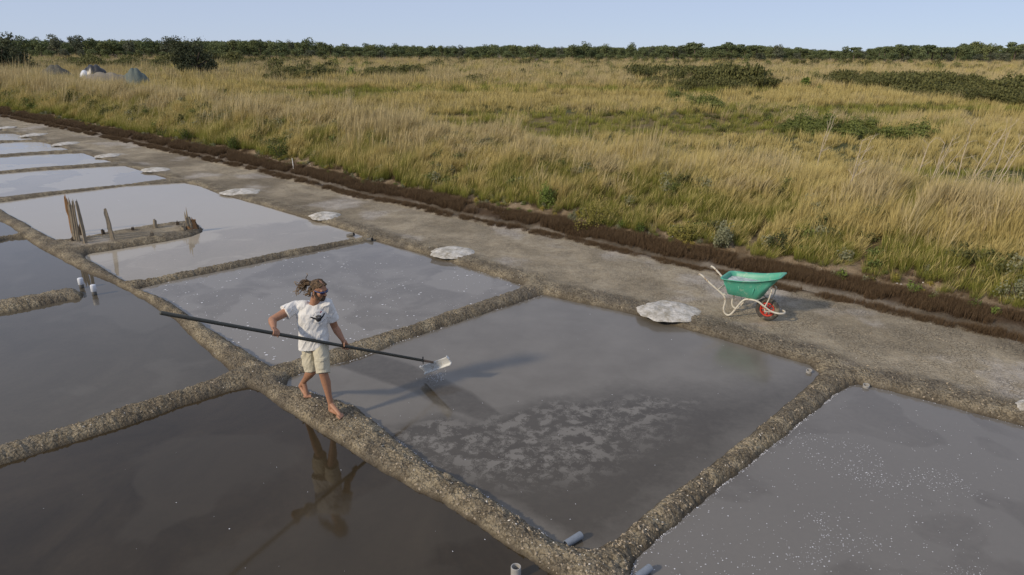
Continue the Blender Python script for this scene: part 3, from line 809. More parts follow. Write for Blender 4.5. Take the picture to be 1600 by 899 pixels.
def tree_meshes(kindname, seed, n_leaf, leaf):
    """unit tree, 1 m tall: a trunk with limbs and a crown of leaf clumps"""
    g = np.random.default_rng(seed); V, F = [], []
    pine = kindname == 'umbrella_pine'
    h0 = .62 if pine else .28
    lean = g.normal(0, .03, 2); top = (lean[0], lean[1], h0)
    limb(V, F, (0, 0, -.03), (lean[0]*.5, lean[1]*.5, h0*.5), .030, .024); limb(V, F, (lean[0]*.5, lean[1]*.5, h0*.5), top, .024, .017)
    cl = []
    nl = 7 if pine else 9
    for i in range(nl):
        a = 2*PI*i/nl+g.uniform(-.4, .4)
        if pine:
            r = g.uniform(.12, .34); c = (top[0]+math.cos(a)*r, top[1]+math.sin(a)*r, g.uniform(.64, .90)-.10*(r/.34)); cl.append((c, (g.uniform(.13, .20), g.uniform(.13, .20), g.uniform(.07, .11))))
        else:
            r = g.uniform(.08, .27); z = g.uniform(.30, .82); c = (math.cos(a)*r*(1.15-z*.5), math.sin(a)*r*(1.15-z*.5), z); q = g.uniform(.13, .21); cl.append((c, (q, q, q*.85)))
        limb(V, F, top, (c[0], c[1], c[2]-.02), .013, .004, 4)
    if not pine: cl.append(((0, 0, .55), (.25, .25, .30))); cl.append(((0, 0, .22), (.26, .26, .16)))
    LV, LF, T, VV = [], [], [], []
    for i in range(n_leaf):
        (c, rad) = cl[i % len(cl)]
        d = g.normal(size=3); d /= np.linalg.norm(d); q = .55+.45*g.uniform()+.1*g.normal()
        P = np.array(c)+d*np.array(rad)*q
        if P[2] < .02: P[2] = .02+abs(P[2])*.3
        nrm = d*.6+g.normal(size=3)*.55+np.array([0, 0, .2]); nrm /= np.linalg.norm(nrm)
        u = np.cross(nrm, g.normal(size=3)); u /= np.linalg.norm(u); v = np.cross(nrm, u); s = leaf*g.uniform(.6, 1.3); b = len(LV)
        LV += [P-u*s*.5, P+v*s*.38, P+u*s*.5, P-v*s*.38]; LF.append((b, b+1, b+2, b+3)); T += [0, .5, 1, .5]; VV += [g.uniform()]*4
    mt = {'umbrella_pine': M_PINE, 'oak': M_OAK, 'ash': M_ASH, 'silvery_tree': M_WILLOW}[kindname]
    cm = np_mesh(kindname+'_crown', np.array(LV), [np.array(LF)], mt, False, {'t': np.array(T), 'v': np.array(VV)})
    tm = np_mesh(kindname+'_trunk', np.array(V), [np.array(F)], M_BARK, True)
    return tm, cm
TREES = {k: [tree_meshes(k, 900+10*j+i, 1250, .060) for i in range(3)] for j, k in enumerate(['umbrella_pine', 'oak', 'ash', 'silvery_tree'])}
TOPS = [(-500,60),(0,57),(35,53),(100,58),(200,60),(260,57),(300,60),(380,58),(495,60),(520,66),(600,68),(640,66),(720,69),(800,65),(850,70),(915,67),(960,70),(1010,65),(1060,71),(1075,66),(1100,70),(1135,65),(1200,70),(1260,75),(1330,72),(1400,68),(1450,67),(1480,74),(1520,64),(1560,67),(1600,64),(2100,66)]
TX = [a for a, b in TOPS]; TY_ = [b for a, b in TOPS]
FAR_LABEL = {'umbrella_pine': 'dark flat-topped umbrella pine rising from the wood along the horizon',
             'oak': 'dark green rounded oak in the wood along the horizon',
             'ash': 'mid green broadleaf tree in the wood along the horizon',
             'silvery_tree': 'pale silvery green tree in the wood along the horizon'}
NAME = {'umbrella_pine': 'pine_tree', 'oak': 'oak_tree', 'ash': 'broadleaf_tree', 'silvery_tree': 'silvery_tree'}
def far_tree(px, Y, hh, kindname, wid, k):
    X = at(px, 90, 0); x = X.x/X.y*Y; z = .6
    tm, cm = TREES[kindname][k % 3]
    o = empty(NAME[kindname], (x, Y, z), rnd.uniform(0, 6.28)); o.scale = (hh*wid, hh*wid, hh)
    tag(o, FAR_LABEL[kindname], 'tree', FAR_LABEL[kindname].split(' rising')[0].split(' in the')[0]+'s of the far wood')
    obj('trunk', tm, o); obj('crown', cm, o)
k = 0
px = -160.0
while px < 1760:
    Y = rnd.uniform(285, 312); top = np.interp(px, TX, TY_)+rnd.uniform(-2.0, 1.5)
    hh = atY(px, top, Y).z-.6
    right = px > 1050
    kd = rnd.choices(['umbrella_pine', 'oak', 'ash', 'silvery_tree'], [3.5 if right else .6, 6, 3.5, 1.0])[0]
    if px < 1000: kd = rnd.choices(['oak', 'ash', 'silvery_tree'], [5, 4, 1.0])[0]
    hh *= rnd.uniform(.80, 1.10)*(1.08 if px < 480 else 1)
    far_tree(px, Y, hh, kd, rnd.uniform(.85, 1.25)*(1.35 if kd == 'umbrella_pine' else 1.0), k); k += 1
    px += rnd.uniform(8, 15)
for (a, b) in [(1068, 67), (1135, 65), (1163, 69), (1181, 67), (1373, 70), (1395, 67), (1448, 66), (1513, 63), (1585, 63)]:
    Y = 296; far_tree(a, Y, atY(a, b, Y).z-.6, 'umbrella_pine', rnd.uniform(1.0, 1.35), k); k += 1
px = -160.0
while px < 1760:                                   # lower undergrowth trees at the wood's edge
    Y = rnd.uniform(268, 284); hh = rnd.uniform(2.6, 4.2)
    far_tree(px, Y, hh, rnd.choices(['oak', 'ash', 'silvery_tree'], [5, 3, 1.6])[0], rnd.uniform(1.3, 2.0), k); k += 1
    px += rnd.uniform(14, 30)
# the depth of the wood behind its edge reads as one mass
g = np.random.default_rng(31); n = 1700
wy = g.uniform(318, 420, n); wxp = g.uniform(-200, 1800, n); u_ = (wxp-800)/FPX*1.06
wx_ = u_*wy; tp = np.interp(wxp, TX, TY_)+g.uniform(3, 7, n)
hs = np.array([max(2.5, atY(a, b, c_).z-.6) for a, b, c_ in zip(wxp, tp, wy)])
src = [source('wood_tree', TREES[q][i][1]) for q in ('oak', 'ash') for i in range(3)]
scatter('far_wood', src, np.stack([wx_, wy, np.full(n, .6)], 1), np.stack([g.normal(0, .05, n), g.normal(0, .05, n), g.uniform(0, 6, n)], 1),
        np.stack([hs*1.1, hs*1.1, hs], 1), g.integers(0, 6, n), g.uniform(0, 1, n), 'dense dark wood closing the horizon behind the first trees')

# two round evergreen trees standing in the marsh
def round_tree(px, py_base, w_px, h_px, label, seed):
    g = np.random.default_rng(seed)
    P = at(px, py_base, .7); s = P.y*math.cos(PITCH)+(CH-.7)*math.sin(PITCH); W = w_px/FPX*s; H = h_px/FPX*s
    o = empty('round_tree', (P.x, P.y, .62)); tag(o, label, 'tree')
    V, F = [], []
    limb(V, F, (0, 0, -.1), (.1, 0, H*.25), W*.05, W*.04)
    for i in range(9):
        a = 2*PI*i/9; limb(V, F, (.1, 0, H*.2), (math.cos(a)*W*.3, math.sin(a)*W*.3, H*g.uniform(.4, .75)), W*.022, W*.008, 5)
    obj('trunk', np_mesh('evergreen_trunk', np.array(V), [np.array(F)], M_BARK), o)
    parts = []
    for i in range(26):
        a = g.uniform(0, 2*PI); r = math.sqrt(g.uniform(0, 1))*.36*W; zz = g.uniform(.12, .84)*H
        lim = math.sqrt(max(0, 1-((zz/H-.42)/.60)**2)); r *= lim/.95
        q = W*g.uniform(.11, .17)
        L_ = leaves(330, W*.035, (q*1.6, q*1.6, q*1.45), seed*50+i, lobes=5, ground=False)
        parts.append((L_[0]+np.array([math.cos(a)*r, math.sin(a)*r, zz]), L_[1], L_[2], L_[3]))
    V = np.concatenate([p_[0] for p_ in parts]); off = 0; FF = []
    for p_ in parts: FF.append(p_[1][0]+off); off += len(p_[0])
    V[:, 2] = np.maximum(V[:, 2], .03)
    obj('crown', np_mesh('evergreen_crown', V, [np.concatenate(FF)], M_OLIVE, False, {'t': np.concatenate([p_[2] for p_ in parts]), 'v': np.concatenate([p_[3] for p_ in parts])}), o)
M_OLIVE = leaf_mat('holm_oak_leaves', (.046, .056, .028), (.165, .175, .090), inst=False, trans=.12)
round_tree(305, 119, 76, 55, 'round dark evergreen tree standing alone in the marsh right of the tarpaulin heaps', 3)
round_tree(2, 113, 96, 49, 'broad dark evergreen tree at the left edge of the marsh', 4)

# ---------------------------------------------------------------- single shrubs and herbs on the bank
def shrub(name, px, py, w_px, h_px, z, mat, label, cat, seed, n=900, leaf=.035, group=None, sink=.03):
    for _ in range(6 if py > 150 else 0):
        P = at(px, py, z); z = .5*z+.5*ground_z(P.x, P.y)
    P = at(px, py, z); s = P.y*math.cos(PITCH)+(CH-z)*math.sin(PITCH); W = w_px/FPX*s; H = h_px/FPX*s
    zz = ground_z(P.x, P.y)
    o = empty(name, (P.x, P.y, zz-sink)); tag(o, label, cat, group)
    V, F = [], []; g = np.random.default_rng(seed)
    for i in range(6):
        a = 2*PI*i/6; limb(V, F, (0, 0, 0), (math.cos(a)*W*.25, math.sin(a)*W*.25, H*.6), .012, .004, 4)
    obj('stem', np_mesh(name+'_stem', np.array(V), [np.array(F)], M_BARK), o)
    L_ = leaves(n, leaf, (W*.52, W*.52, H*.95), seed, lobes=9, hollow=.3)
    obj('foliage', np_mesh(name+'_foliage', L_[0], L_[1], mat, False, {'t': L_[2], 'v': L_[3]}), o)
S_GREEN = leaf_mat('sea_blite_leaves', (.050, .080, .016), (.125, .155, .036), inst=False)
S_YELL = leaf_mat('yellowing_leaves', (.17, .16, .035), (.30, .26, .07), inst=False)
S_GREY = leaf_mat('grey_green_leaves', (.15, .165, .09), (.27, .27, .16), inst=False)
S_BRIGHT = leaf_mat('bright_green_leaves', (.09, .14, .025), (.20, .25, .06), inst=False)
S_DARK = leaf_mat('dark_shrub_leaves', (.045, .055, .02), (.10, .11, .04), inst=False)
for i, q in enumerate([
 ('green_shrub', 437, 248, 44, 42, .35, S_GREEN, 'dense round green shrub at the bank foot left of the white marker stake', 'shrub'),
 ('green_shrub', 365, 236, 38, 34, .35, S_GREEN, 'smaller round green shrub at the bank foot, second from the marker stake', 'shrub'),
 ('green_shrub', 290, 221, 36, 30, .35, S_GREEN, 'loose green shrub at the bank foot, third from the marker stake', 'shrub'),
 ('green_shrub', 255, 214, 30, 26, .35, S_GREEN, 'small green shrub at the bank foot, farthest along the ditch', 'shrub'),
 ('herb_shrub', 925, 352, 86, 42, .30, S_YELL, 'broad yellow green shrub spreading at the bank foot left of the wheelbarrow', 'shrub'),
 ('herb_shrub', 852, 322, 44, 40, .5, S_BRIGHT, 'fresh green upright shrub on the bank above the broad yellow green one', 'shrub'),
 ('herb_shrub', 1072, 378, 60, 34, .35, S_YELL, 'yellow green herb clump on the bank foot above the wheelbarrow handles', 'shrub'),
 ('grey_shrub', 1128, 388, 46, 42, .40, S_GREY, 'pale grey green shrub on the bank foot just above the wheelbarrow tray', 'shrub'),
 ('dark_shrub', 1222, 392, 54, 40, .45, S_DARK, 'dark green shrub on the bank foot above the wheelbarrow wheel', 'shrub'),
 ('grey_shrub', 1592, 470, 66, 46, .45, S_GREY, 'grey green shrub at the bank foot on the right edge of the view', 'shrub'),
 ('small_herb', 1312, 436, 22, 20, .22, S_BRIGHT, 'small bright green herb at the bank foot nearest right of the wheelbarrow', 'plant'),
 ('small_herb', 1358, 440, 28, 14, .22, S_GREEN, 'low flat green herb on bare soil, second right of the wheelbarrow', 'plant'),
 ('small_herb', 1427, 459, 30, 24, .22, S_BRIGHT, 'bright green leafy herb at the bank foot, third right of the wheelbarrow', 'plant'),
 ('small_herb', 1515, 480, 34, 16, .22, S_GREEN, 'spreading green herb in the russet strip, fourth right of the wheelbarrow', 'plant'),
 ('small_herb', 1557, 489, 22, 14, .20, S_BRIGHT, 'tiny bright green herb in the russet strip near the right edge', 'plant'),
 ('small_herb', 970, 356, 20, 16, .25, S_BRIGHT, 'small green herb beside bare soil right of the broad yellow green shrub', 'plant'),
 ('small_herb', 1003, 366, 24, 20, .25, S_GREEN, 'green herb at the edge of bare soil below the bank', 'plant'),
 ('small_herb', 705, 302, 26, 14, .25, S_BRIGHT, 'low bright herb in the russet strip left of centre', 'plant'),
 ('marsh_bush', 875, 124, 17, 14, .7, S_DARK, 'small dark bush alone in the far grass just right of centre', 'shrub'),
 ('marsh_bush', 817, 119, 16, 13, .7, S_DARK, 'small grey dark bush alone in the far grass near centre', 'shrub'),
 ('marsh_bush', 1256, 137, 18, 22, .7, S_BRIGHT, 'single upright green bush between the two long bramble thickets', 'shrub'),
 ('marsh_bush', 1282, 98, 17, 15, .7, S_DARK, 'dark low bush at the foot of the wood on the right', 'shrub'),
 ('marsh_bush', 514, 114, 14, 22, .8, S_DARK, 'pointed dark bush on top of the left bramble thicket', 'shrub'),
 ('marsh_bush', 552, 121, 30, 24, .8, S_BRIGHT, 'bushy mid green shrub right of the left bramble thicket', 'shrub'),
 ]):
    name, px, py, w, h, z, m, lab, cat = q
    far = py < 140
    shrub(name, px, py, w, h, z, m, lab, cat, 1000+i, n=(520 if w < 36 else 1500), leaf=(.30 if far else (.045 if w > 36 else .038)), sink=(.1 if far else .02))

# bleached dead stems leaning out of the grass
def dead_shrub(px, py, h_px, lean_px, label, seed, n=3, z=.75):
    g = np.random.default_rng(seed)
    P = at(px, py, z); s = P.y*math.cos(PITCH)+(CH-z)*math.sin(PITCH); H = 1.35*h_px/FPX*s; Lx = lean_px/FPX*s
    V, F = [], []
    for i in range(n):
        dx, dy = Lx*g.uniform(.6, 1.3)+g.normal(0, .04), g.normal(0, .12); hh = H*g.uniform(.8, 1.15)
        pts = [np.array([g.normal(0, .05), g.normal(0, .05), 0])]
        m = 5
        for k in range(1, m+1):
            f = k/m; pts.append(np.array([dx*f**1.3+g.normal(0, .015), dy*f+g.normal(0, .015), hh*f]))
        for k in range(m): limb(V, F, pts[k], pts[k+1], .014*(1-k/m*.6), .014*(1-(k+1)/m*.6), 5)
        for k in range(2, m+1):
            for q in range(2):
                d = np.array([g.normal(0.25, .5), g.normal(0, .3), g.uniform(.25, .8)]); d *= H*.22*(1-k/m*.4)/np.linalg.norm(d)
                e = pts[k]+d; limb(V, F, pts[k], e, .005, .002, 4)
                d2 = d*.6+g.normal(0, .03, 3); limb(V, F, pts[k]+d*.6, pts[k]+d*.6+d2, .003, .0015, 4)
    o = obj('dead_shrub', np_mesh('dead_shrub', np.array(V), [np.array(F)], M_DEAD, False), None, (P.x, P.y, ground_z(P.x, P.y)-.02))
    tag(o, label, 'dead plant')
M_DEAD = simple_mat('bleached_wood', (.50, .42, .31), .85, .2, 9)
for i, q in enumerate([
 (1318, 330, 82, 22, 'tall bleached forked stem in the grass right of the wheelbarrow, nearest to it', 2),
 (1425, 300, 70, 14, 'bleached dead stem rising from the grass, second right of the wheelbarrow', 2),
 (1446, 304, 78, 34, 'sheaf of leaning bleached stems, third right of the wheelbarrow', 4),
 (1484, 322, 80, 12, 'slender upright bleached stem beside the leaning sheaf', 1),
 (1504, 312, 86, 30, 'branched bleached dead shrub, second from the right edge', 3),
 (1540, 318, 88, 32, 'branched bleached dead shrub close to the right edge', 3),
 (1275, 262, 56, 16, 'short bleached stem high on the bank above the wheelbarrow', 2),
 (545, 192, 40, 4, 'group of thin bleached stems on the bank left of centre', 4)]):
    dead_shrub(q[0], q[1], q[2], q[3], q[4], 1200+i, q[5])
# white marker stake
P = at(458, 260, .25)
bm = bmesh.new(); bmesh.ops.create_cone(bm, cap_ends=True, segments=10, radius1=.018, radius2=.016, depth=.42)
bmesh.ops.bevel(bm, geom=bm.edges[:], offset=.002, segments=1)
me = bpy.data.meshes.new('marker_stake'); bm.to_mesh(me); bm.free(); me.materials.append(simple_mat('white_stake', (.72, .70, .66), .6))
o = obj('marker_stake', me, None, (P.x, P.y, ground_z(P.x, P.y)+.17)); o.rotation_euler = (0, R(-3), 0)
tag(o, 'thin white marker stake at the edge of the russet strip', 'stake')

# ---------------------------------------------------------------- heaps under tarpaulins, far left
def heap_mesh(name, W, D, H, seed, mat, rough=.12, n=44, power=1.5, ridge=0.0, res=(44, 30)):
    g = np.random.default_rng(seed); U, T = np.meshgrid(np.linspace(0, 1, res[1]), np.linspace(0, 2*PI, res[0], endpoint=False), indexing='ij')
    rr = 1+.10*(fbm(np.cos(T)*2.2+seed, np.sin(T)*2.2, seed, 3, .5)-.5)*2*rough*5
    x, y = U*np.cos(T)*W/2*rr, U*np.sin(T)*D/2*rr
    prof = np.clip(1-U**power, 0, 1)**.9
    z = H*prof*(1+rough*(fbm(x*1.2/W*4, y*1.2/W*4, seed+5, 4)-.5)*2)
    z += ridge*H*np.abs(np.sin(x/W*14+y*2))*.12*prof
    V = np.stack([x.ravel(), y.ravel(), z.ravel()], 1); ix = np.arange(V.shape[0]).reshape(x.shape)
    a = ix[:-1]; b = ix[1:]; F = np.stack([a, b, np.roll(b, -1, 1), np.roll(a, -1, 1)], -1).reshape(-1, 4)
    return np_mesh(name, V, [F], mat, True)
M_TBLK = simple_mat('black_sheeting', (.025, .027, .032), .35, .3, 3, .02)
M_TWHT = simple_mat('white_sheeting', (.62, .66, .74), .4, .1, 3, .02)
M_TBRN = simple_mat('weathered_net', (.085, .080, .060), .9, .4, 3, .05, spots=((.14, .13, .10), 5, .5))
M_TGRY = simple_mat('grey_beige_cloth', (.21, .185, .145), .9, .3, 2.5, .05)
M_TGRN = simple_mat('grey_green_tarp', (.095, .120, .108), .7, .25, 2.5, .05)
def tarp(px, py, w, h, mat, label, seed, dy=.8, power=1.5):
    P = at(px, py, .7); s = P.y; W = w/FPX*s; H = h/FPX*s
    o = obj('covered_heap', heap_mesh('covered_heap', W, W*dy, H*1.15, seed, mat, .10, power=power, ridge=1), None, (P.x, P.y, .62))
    tag(o, label, 'covered heap'); return o, P, W, H
tarp(88, 121, 54, 15, M_TBRN, 'heap under a dark brown weathered net, leftmost of the heaps in the marsh', 51)
o, P, W, H = tarp(150, 124, 46, 17, M_TBLK, 'low heap under glossy black sheeting behind the grey beige heap', 52, .5, 2.2)
# the white panel of the sheeting lies over its left shoulder
me = heap_mesh('white_panel', W*.36, W*.24, H*.66, 58, M_TWHT, .08, power=2.2)
q = obj('white_panel', me, o); q.location = (-W*.26, -W*.14, H*.16)
tarp(168, 131, 84, 14, M_TGRY, 'long heap under grey beige cloth in front of the black sheeting', 53, .55, 2.4)
tarp(213, 131, 46, 19, M_TGRN, 'peaked heap under a grey green tarpaulin, rightmost of the heaps', 54, .7, 1.7)

# ---------------------------------------------------------------- shaping helpers for the made things
def np3(v): return np.array(v, float)
def unit(v): v = np3(v); return v/np.linalg.norm(v)

def spline(pts, sub=6):
    P = [np3(p) for p in pts]; out = []
    Q = [2*P[0]-P[1]]+P+[2*P[-1]-P[-2]]
    for i in range(1, len(Q)-2):
        a, b, c, d = Q[i-1:i+3]
        for k in range(sub):
            t_ = k/sub; out.append(.5*((2*b)+(-a+c)*t_+(2*a-5*b+4*c-d)*t_**2+(-a+3*b-3*c+d)*t_**3))
    out.append(P[-1]); return out

def sweep(pts, radii, n=12, caps=True, ell=None):
    """closed tube through points; radii one per point; ell = (side vector, factor) flattens it"""
    pts = [np3(p) for p in pts]; m = len(pts)
    if np.isscalar(radii): radii = [radii]*m
    V, F = [], []; u = None
    for i in range(m):
        d = unit(pts[min(i+1, m-1)]-pts[max(i-1, 0)])
        if u is None:
            u = np.cross(d, [0, 0, 1]) if abs(d[2]) < .9 else np.cross(d, [0, 1, 0])
        u = u-d*np.dot(u, d); u = unit(u); w = np.cross(d, u)
        for k in range(n):
            a = 2*PI*k/n; o_ = (math.cos(a)*u+math.sin(a)*w)*radii[i]
            if ell is not None:
                s = unit(ell[0]); o_ = o_+s*np.dot(o_, s)*(ell[1]-1)
            V.append(pts[i]+o_)
    for i in range(m-1):
        for k in range(n):
            F.append((i*n+k, i*n+(k+1) % n, (i+1)*n+(k+1) % n, (i+1)*n+k))
    T = []
    if caps:
        V.append(pts[0]); V.append(pts[-1]); a0, a1 = m*n, m*n+1
        for k in range(n):
            T.append((a0, (k+1) % n, k)); T.append((a1, (m-1)*n+k, (m-1)*n+(k+1) % n))
    return np.array(V), F, T

def capsule(a, b, ra, rb, n=16, flat=None):
    """tapered limb with round ends"""
    a, b = np3(a), np3(b); d = b-a; L = np.linalg.norm(d); d = d/max(L, 1e-9)
    P, Rr = [], []
    for k in range(0, 5):
        t_ = PI/2*(1-k/4); P.append(a-d*ra*math.sin(t_)); Rr.append(max(ra*math.cos(t_), ra*.02))
    for k in range(1, 4): P.append(a+d*L*k/4); Rr.append(ra+(rb-ra)*k/4)
    for k in range(0, 5):
        t_ = PI/2*k/4; P.append(b+d*rb*math.sin(t_)); Rr.append(max(rb*math.cos(t_), rb*.02))
    V, F = [], []
    u = np.cross(d, [0, 0, 1]) if abs(d[2]) < .9 else np.cross(d, [0, 1, 0]); u = unit(u); w = np.cross(d, u)
    for p_, r in zip(P, Rr):
        for k in range(n):
            q = 2*PI*k/n; o_ = (math.cos(q)*u+math.sin(q)*w)*r
            if flat is not None:
                s = unit(flat[0]); o_ = o_+s*np.dot(o_, s)*(flat[1]-1)
            V.append(p_+o_)
    m = len(P)
    for i in range(m-1):
        for k in range(n): F.append((i*n+k, i*n+(k+1) % n, (i+1)*n+(k+1) % n, (i+1)*n+k))
    T = []; V.append(P[0]); V.append(P[-1])
    for k in range(n): T.append((m*n, (k+1) % n, k)); T.append((m*n+1, (m-1)*n+k, (m-1)*n+(k+1) % n))
    return np.array(V), F, T

def ellipsoid(c, r, B=None, n=20, m=12):
    """B: 3x3 rows = axes"""
    c = np3(c); B = np.eye(3) if B is None else np.array([unit(x) for x in B]); V, F, T = [], [], []
    for i in range(1, m):
        p_ = PI*i/m
        for k in range(n):
            q = 2*PI*k/n; l = np.array([r[0]*math.sin(p_)*math.cos(q), r[1]*math.sin(p_)*math.sin(q), r[2]*math.cos(p_)]); V.append(c+l@B)
    for i in range(m-2):
        for k in range(n): F.append((i*n+k, (i+1)*n+k, (i+1)*n+(k+1) % n, i*n+(k+1) % n))
    V.append(c+np.array([0, 0, r[2]])@B); V.append(c-np.array([0, 0, r[2]])@B); s = (m-1)*n
    for k in range(n): T.append((s, k, (k+1) % n)); T.append((s+1, (m-2)*n+(k+1) % n, (m-2)*n+k))
    return np.array(V), F, T

def loft(rings, n=28):
    """rings: (centre, side axis*rx, front axis*ry) closed and capped"""
    V, F, T = [], [], []
    for c, a, b in rings:
        for k in range(n):
            q = 2*PI*k/n; cs, sn = math.cos(q), math.sin(q); e = .82
            V.append(np3(c)+np3(a)*math.copysign(abs(cs)**e, cs)+np3(b)*math.copysign(abs(sn)**e, sn))
    m = len(rings)
    for i in range(m-1):
        for k in range(n): F.append((i*n+k, i*n+(k+1) % n, (i+1)*n+(k+1) % n, (i+1)*n+k))
    V.append(np3(rings[0][0])); V.append(np3(rings[-1][0]))
    for k in range(n): T.append((m*n, (k+1) % n, k)); T.append((m*n+1, (m-1)*n+k, (m-1)*n+(k+1) % n))
    return np.array(V), F, T

def join(pieces):
    V, F, T, o_ = [], [], [], 0
    for v, f, t_ in pieces:
        V.append(v)
        if len(f): F.append(np.array(f)+o_)
        if len(t_): T.append(np.array(t_)+o_)
        o_ += len(v)
    FF = []
    if F: FF.append(np.concatenate(F))
    if T: FF.append(np.concatenate(T))
    return np.concatenate(V), FF

def mesh_of(name, pieces, mat, smooth=True):
    V, FF = join(pieces); me = np_mesh(name, V, FF, mat, smooth)
    bm = bmesh.new(); bm.from_mesh(me); bmesh.ops.recalc_face_normals(bm, faces=bm.faces[:]); bm.to_mesh(me); bm.free()
    return me

def fused(name, pieces, mat, voxel=.006, smooth=4, disp=None):
    """melt overlapping closed pieces into one continuous skin"""
    me = mesh_of(name, pieces, None)
    o = bpy.data.objects.new(name+'_raw', me); COL.objects.link(o)
    md = o.modifiers.new('r', 'REMESH'); md.mode = 'VOXEL'; md.voxel_size = voxel; md.use_smooth_shade = True
    if smooth:
        ms = o.modifiers.new('s', 'SMOOTH'); ms.factor = .5; ms.iterations = smooth
    dg = bpy.context.evaluated_depsgraph_get(); dg.update()
    out = bpy.data.meshes.new_from_object(o.evaluated_get(dg)); out.name = name
    bpy.data.objects.remove(o); bpy.data.meshes.remove(me)
    if disp is not None:
        n = len(out.vertices); co = np.zeros(n*3, np.float32); no = np.zeros(n*3, np.float32)
        out.vertices.foreach_get('co', co); out.vertex_normals.foreach_get('vector', no)
        co = co.reshape(-1, 3); no = no.reshape(-1, 3); co = co+no*disp(co)[:, None].astype(np.float32)
        out.vertices.foreach_set('co', co.ravel()); out.update()
    out.materials.clear()
    if mat: out.materials.append(mat)
    return out

def on_ground(px, py, up=0.0):
    z = .12
    for _ in range(5):
        P_ = at(px, py, z+up); z = ground_z(P_.x, P_.y)
    return at(px, py, z+up), z

# ---------------------------------------------------------------- salt heaps along the path
t = NT('heaped_salt'); p = t.obj()
n_ = t.noise(p, 7, 6, .7)
c = t.mixc(t.ramp(n_, [(.38, 0.0), (.62, 1.0)]), (.30, .27, .21), (.64, .615, .57))
t.set(col=c, rough=.8, normal=t.bump(t.noise(p, 22, 6, .7), .8, .03)); M_HEAP = t.m
for i, (px, py, w, h, H, lab) in enumerate([
    (1044, 487, 100, 30, .095, 'largest flat heap of grey white salt beside the wheelbarrow handles'),
    (707, 395, 72, 19, .09, 'flat white salt heap on the path, second from the wheelbarrow'),
    (508, 337, 48, 12, .09, 'small white salt heap on the path, third from the wheelbarrow'),
    (376, 298, 62, 10, .08, 'elongated white salt heap on the path, fourth from the wheelbarrow'),
    (243, 264, 42, 6.5, .07, 'thin white salt heap on the path, fifth from the wheelbarrow'),
    (168, 242, 36, 5.5, .07, 'thin white salt heap on the path, sixth from the wheelbarrow'),
    (103, 223.5, 34, 5, .07, 'thin white salt heap on the path, seventh from the wheelbarrow'),
    (52, 210, 32, 4.5, .07, 'thin white salt heap on the path, eighth from the wheelbarrow'),
    (8, 199, 26, 3.5, .07, 'faint white salt heap at the left edge, farthest along the path'),
    (1612, 640, 46, 22, .09, 'salt heap cut off by the right edge beside the right pan')]):
    P = at(px, py, .09); A_, B_2 = at(px-w/2, py, .09), at(px+w/2, py, .09); T_, D_ = at(px, py-h/2, .09), at(px, py+h/2, .09)
    W, D = (B_2-A_).length, (T_-D_).length
    me = heap_mesh('salt_heap', W, D, H*.85, 80+i, M_HEAP, .40, power=2.6, res=(96, 34))
    o = obj('salt_heap', me, None, (P.x, P.y, ground_z(P.x, P.y)-.012)); tag(o, lab, 'salt heap', 'salt heaps along the path')

# ---------------------------------------------------------------- pipes
M_PVC = simple_mat('grey_blue_pipe', (.20, .23, .27), .5, .25, 20, .001)
M_PALE = simple_mat('pale_pipe', (.38, .37, .35), .55, .2, 20, .001)
M_DKP = simple_mat('dark_pipe', (.10, .095, .085), .6, .3, 20, .001)
M_WCAP = simple_mat('white_cap', (.62, .64, .68), .4, .1, 20)
def hollow(name, a, b, r, mat, label, cat='pipe', wall=.15, n=24):
    a, b = np3(a), np3(b); d = unit(b-a); u = np.cross(d, [0, 0, 1]) if abs(d[2]) < .9 else np.cross(d, [0, 1, 0]); u = unit(u); w = np.cross(d, u)
    prof = [(a, r), (b-d*r*.05, r), (b, r*.97), (b, r*(1-wall)), (b-d*r*.1, r*(1-wall)-.001), (a, r*(1-wall)-.001)]
    V, F = [], []; c0 = (a+b)/2
    for p_, q in prof:
        for k in range(n):
            t_ = 2*PI*k/n; V.append(p_+(math.cos(t_)*u+math.sin(t_)*w)*q-c0)
    for i in range(len(prof)):
        j = (i+1) % len(prof)
        for k in range(n): F.append((i*n+k, i*n+(k+1) % n, j*n+(k+1) % n, j*n+k))
    o = obj(name, np_mesh(name, np.array(V), [np.array(F)], mat, False), None, tuple(c0)); tag(o, label, cat); return o
a, b = at(884, 851, .03), at(908, 836, .045)
hollow('drain_pipe', a, b, .038, M_PVC, 'grey blue pipe lying in the lower corner of the central pan')
a, b = at(994, 903, .03), at(1016, 887, .045)
hollow('drain_pipe', a, b, .036, M_PVC, 'grey blue pipe lying at the lower left corner of the right pan')
P = at(806, 902, 0); hollow('drain_pipe', (P.x, P.y, -.05), (P.x, P.y, .115), .045, M_PALE, 'pale standing pipe with open top in the dark front pan')
P = at(1264, 582, 0); hollow('drain_pipe', (P.x, P.y, -.05), (P.x-.01, P.y-.02, .045), .040, M_PALE, 'short open pipe ring in the right corner of the central pan')
P = at(1353, 605, 0); hollow('drain_pipe', (P.x, P.y, -.05), (P.x-.01, P.y-.02, .045), .042, M_PALE, 'short open pipe ring in the top corner of the right pan')
P = at(549, 369, 0); hollow('drain_pipe', (P.x-.1, P.y, .0), (P.x+.08, P.y-.05, .06), .045, M_DKP, 'dark pipe end in the far corner of the pan with the wooden stakes')
P = at(579, 376, 0); hollow('drain_pipe', (P.x-.1, P.y, .0), (P.x+.06, P.y-.08, .05), .045, M_DKP, 'dark pipe end below the thin levee behind the man')
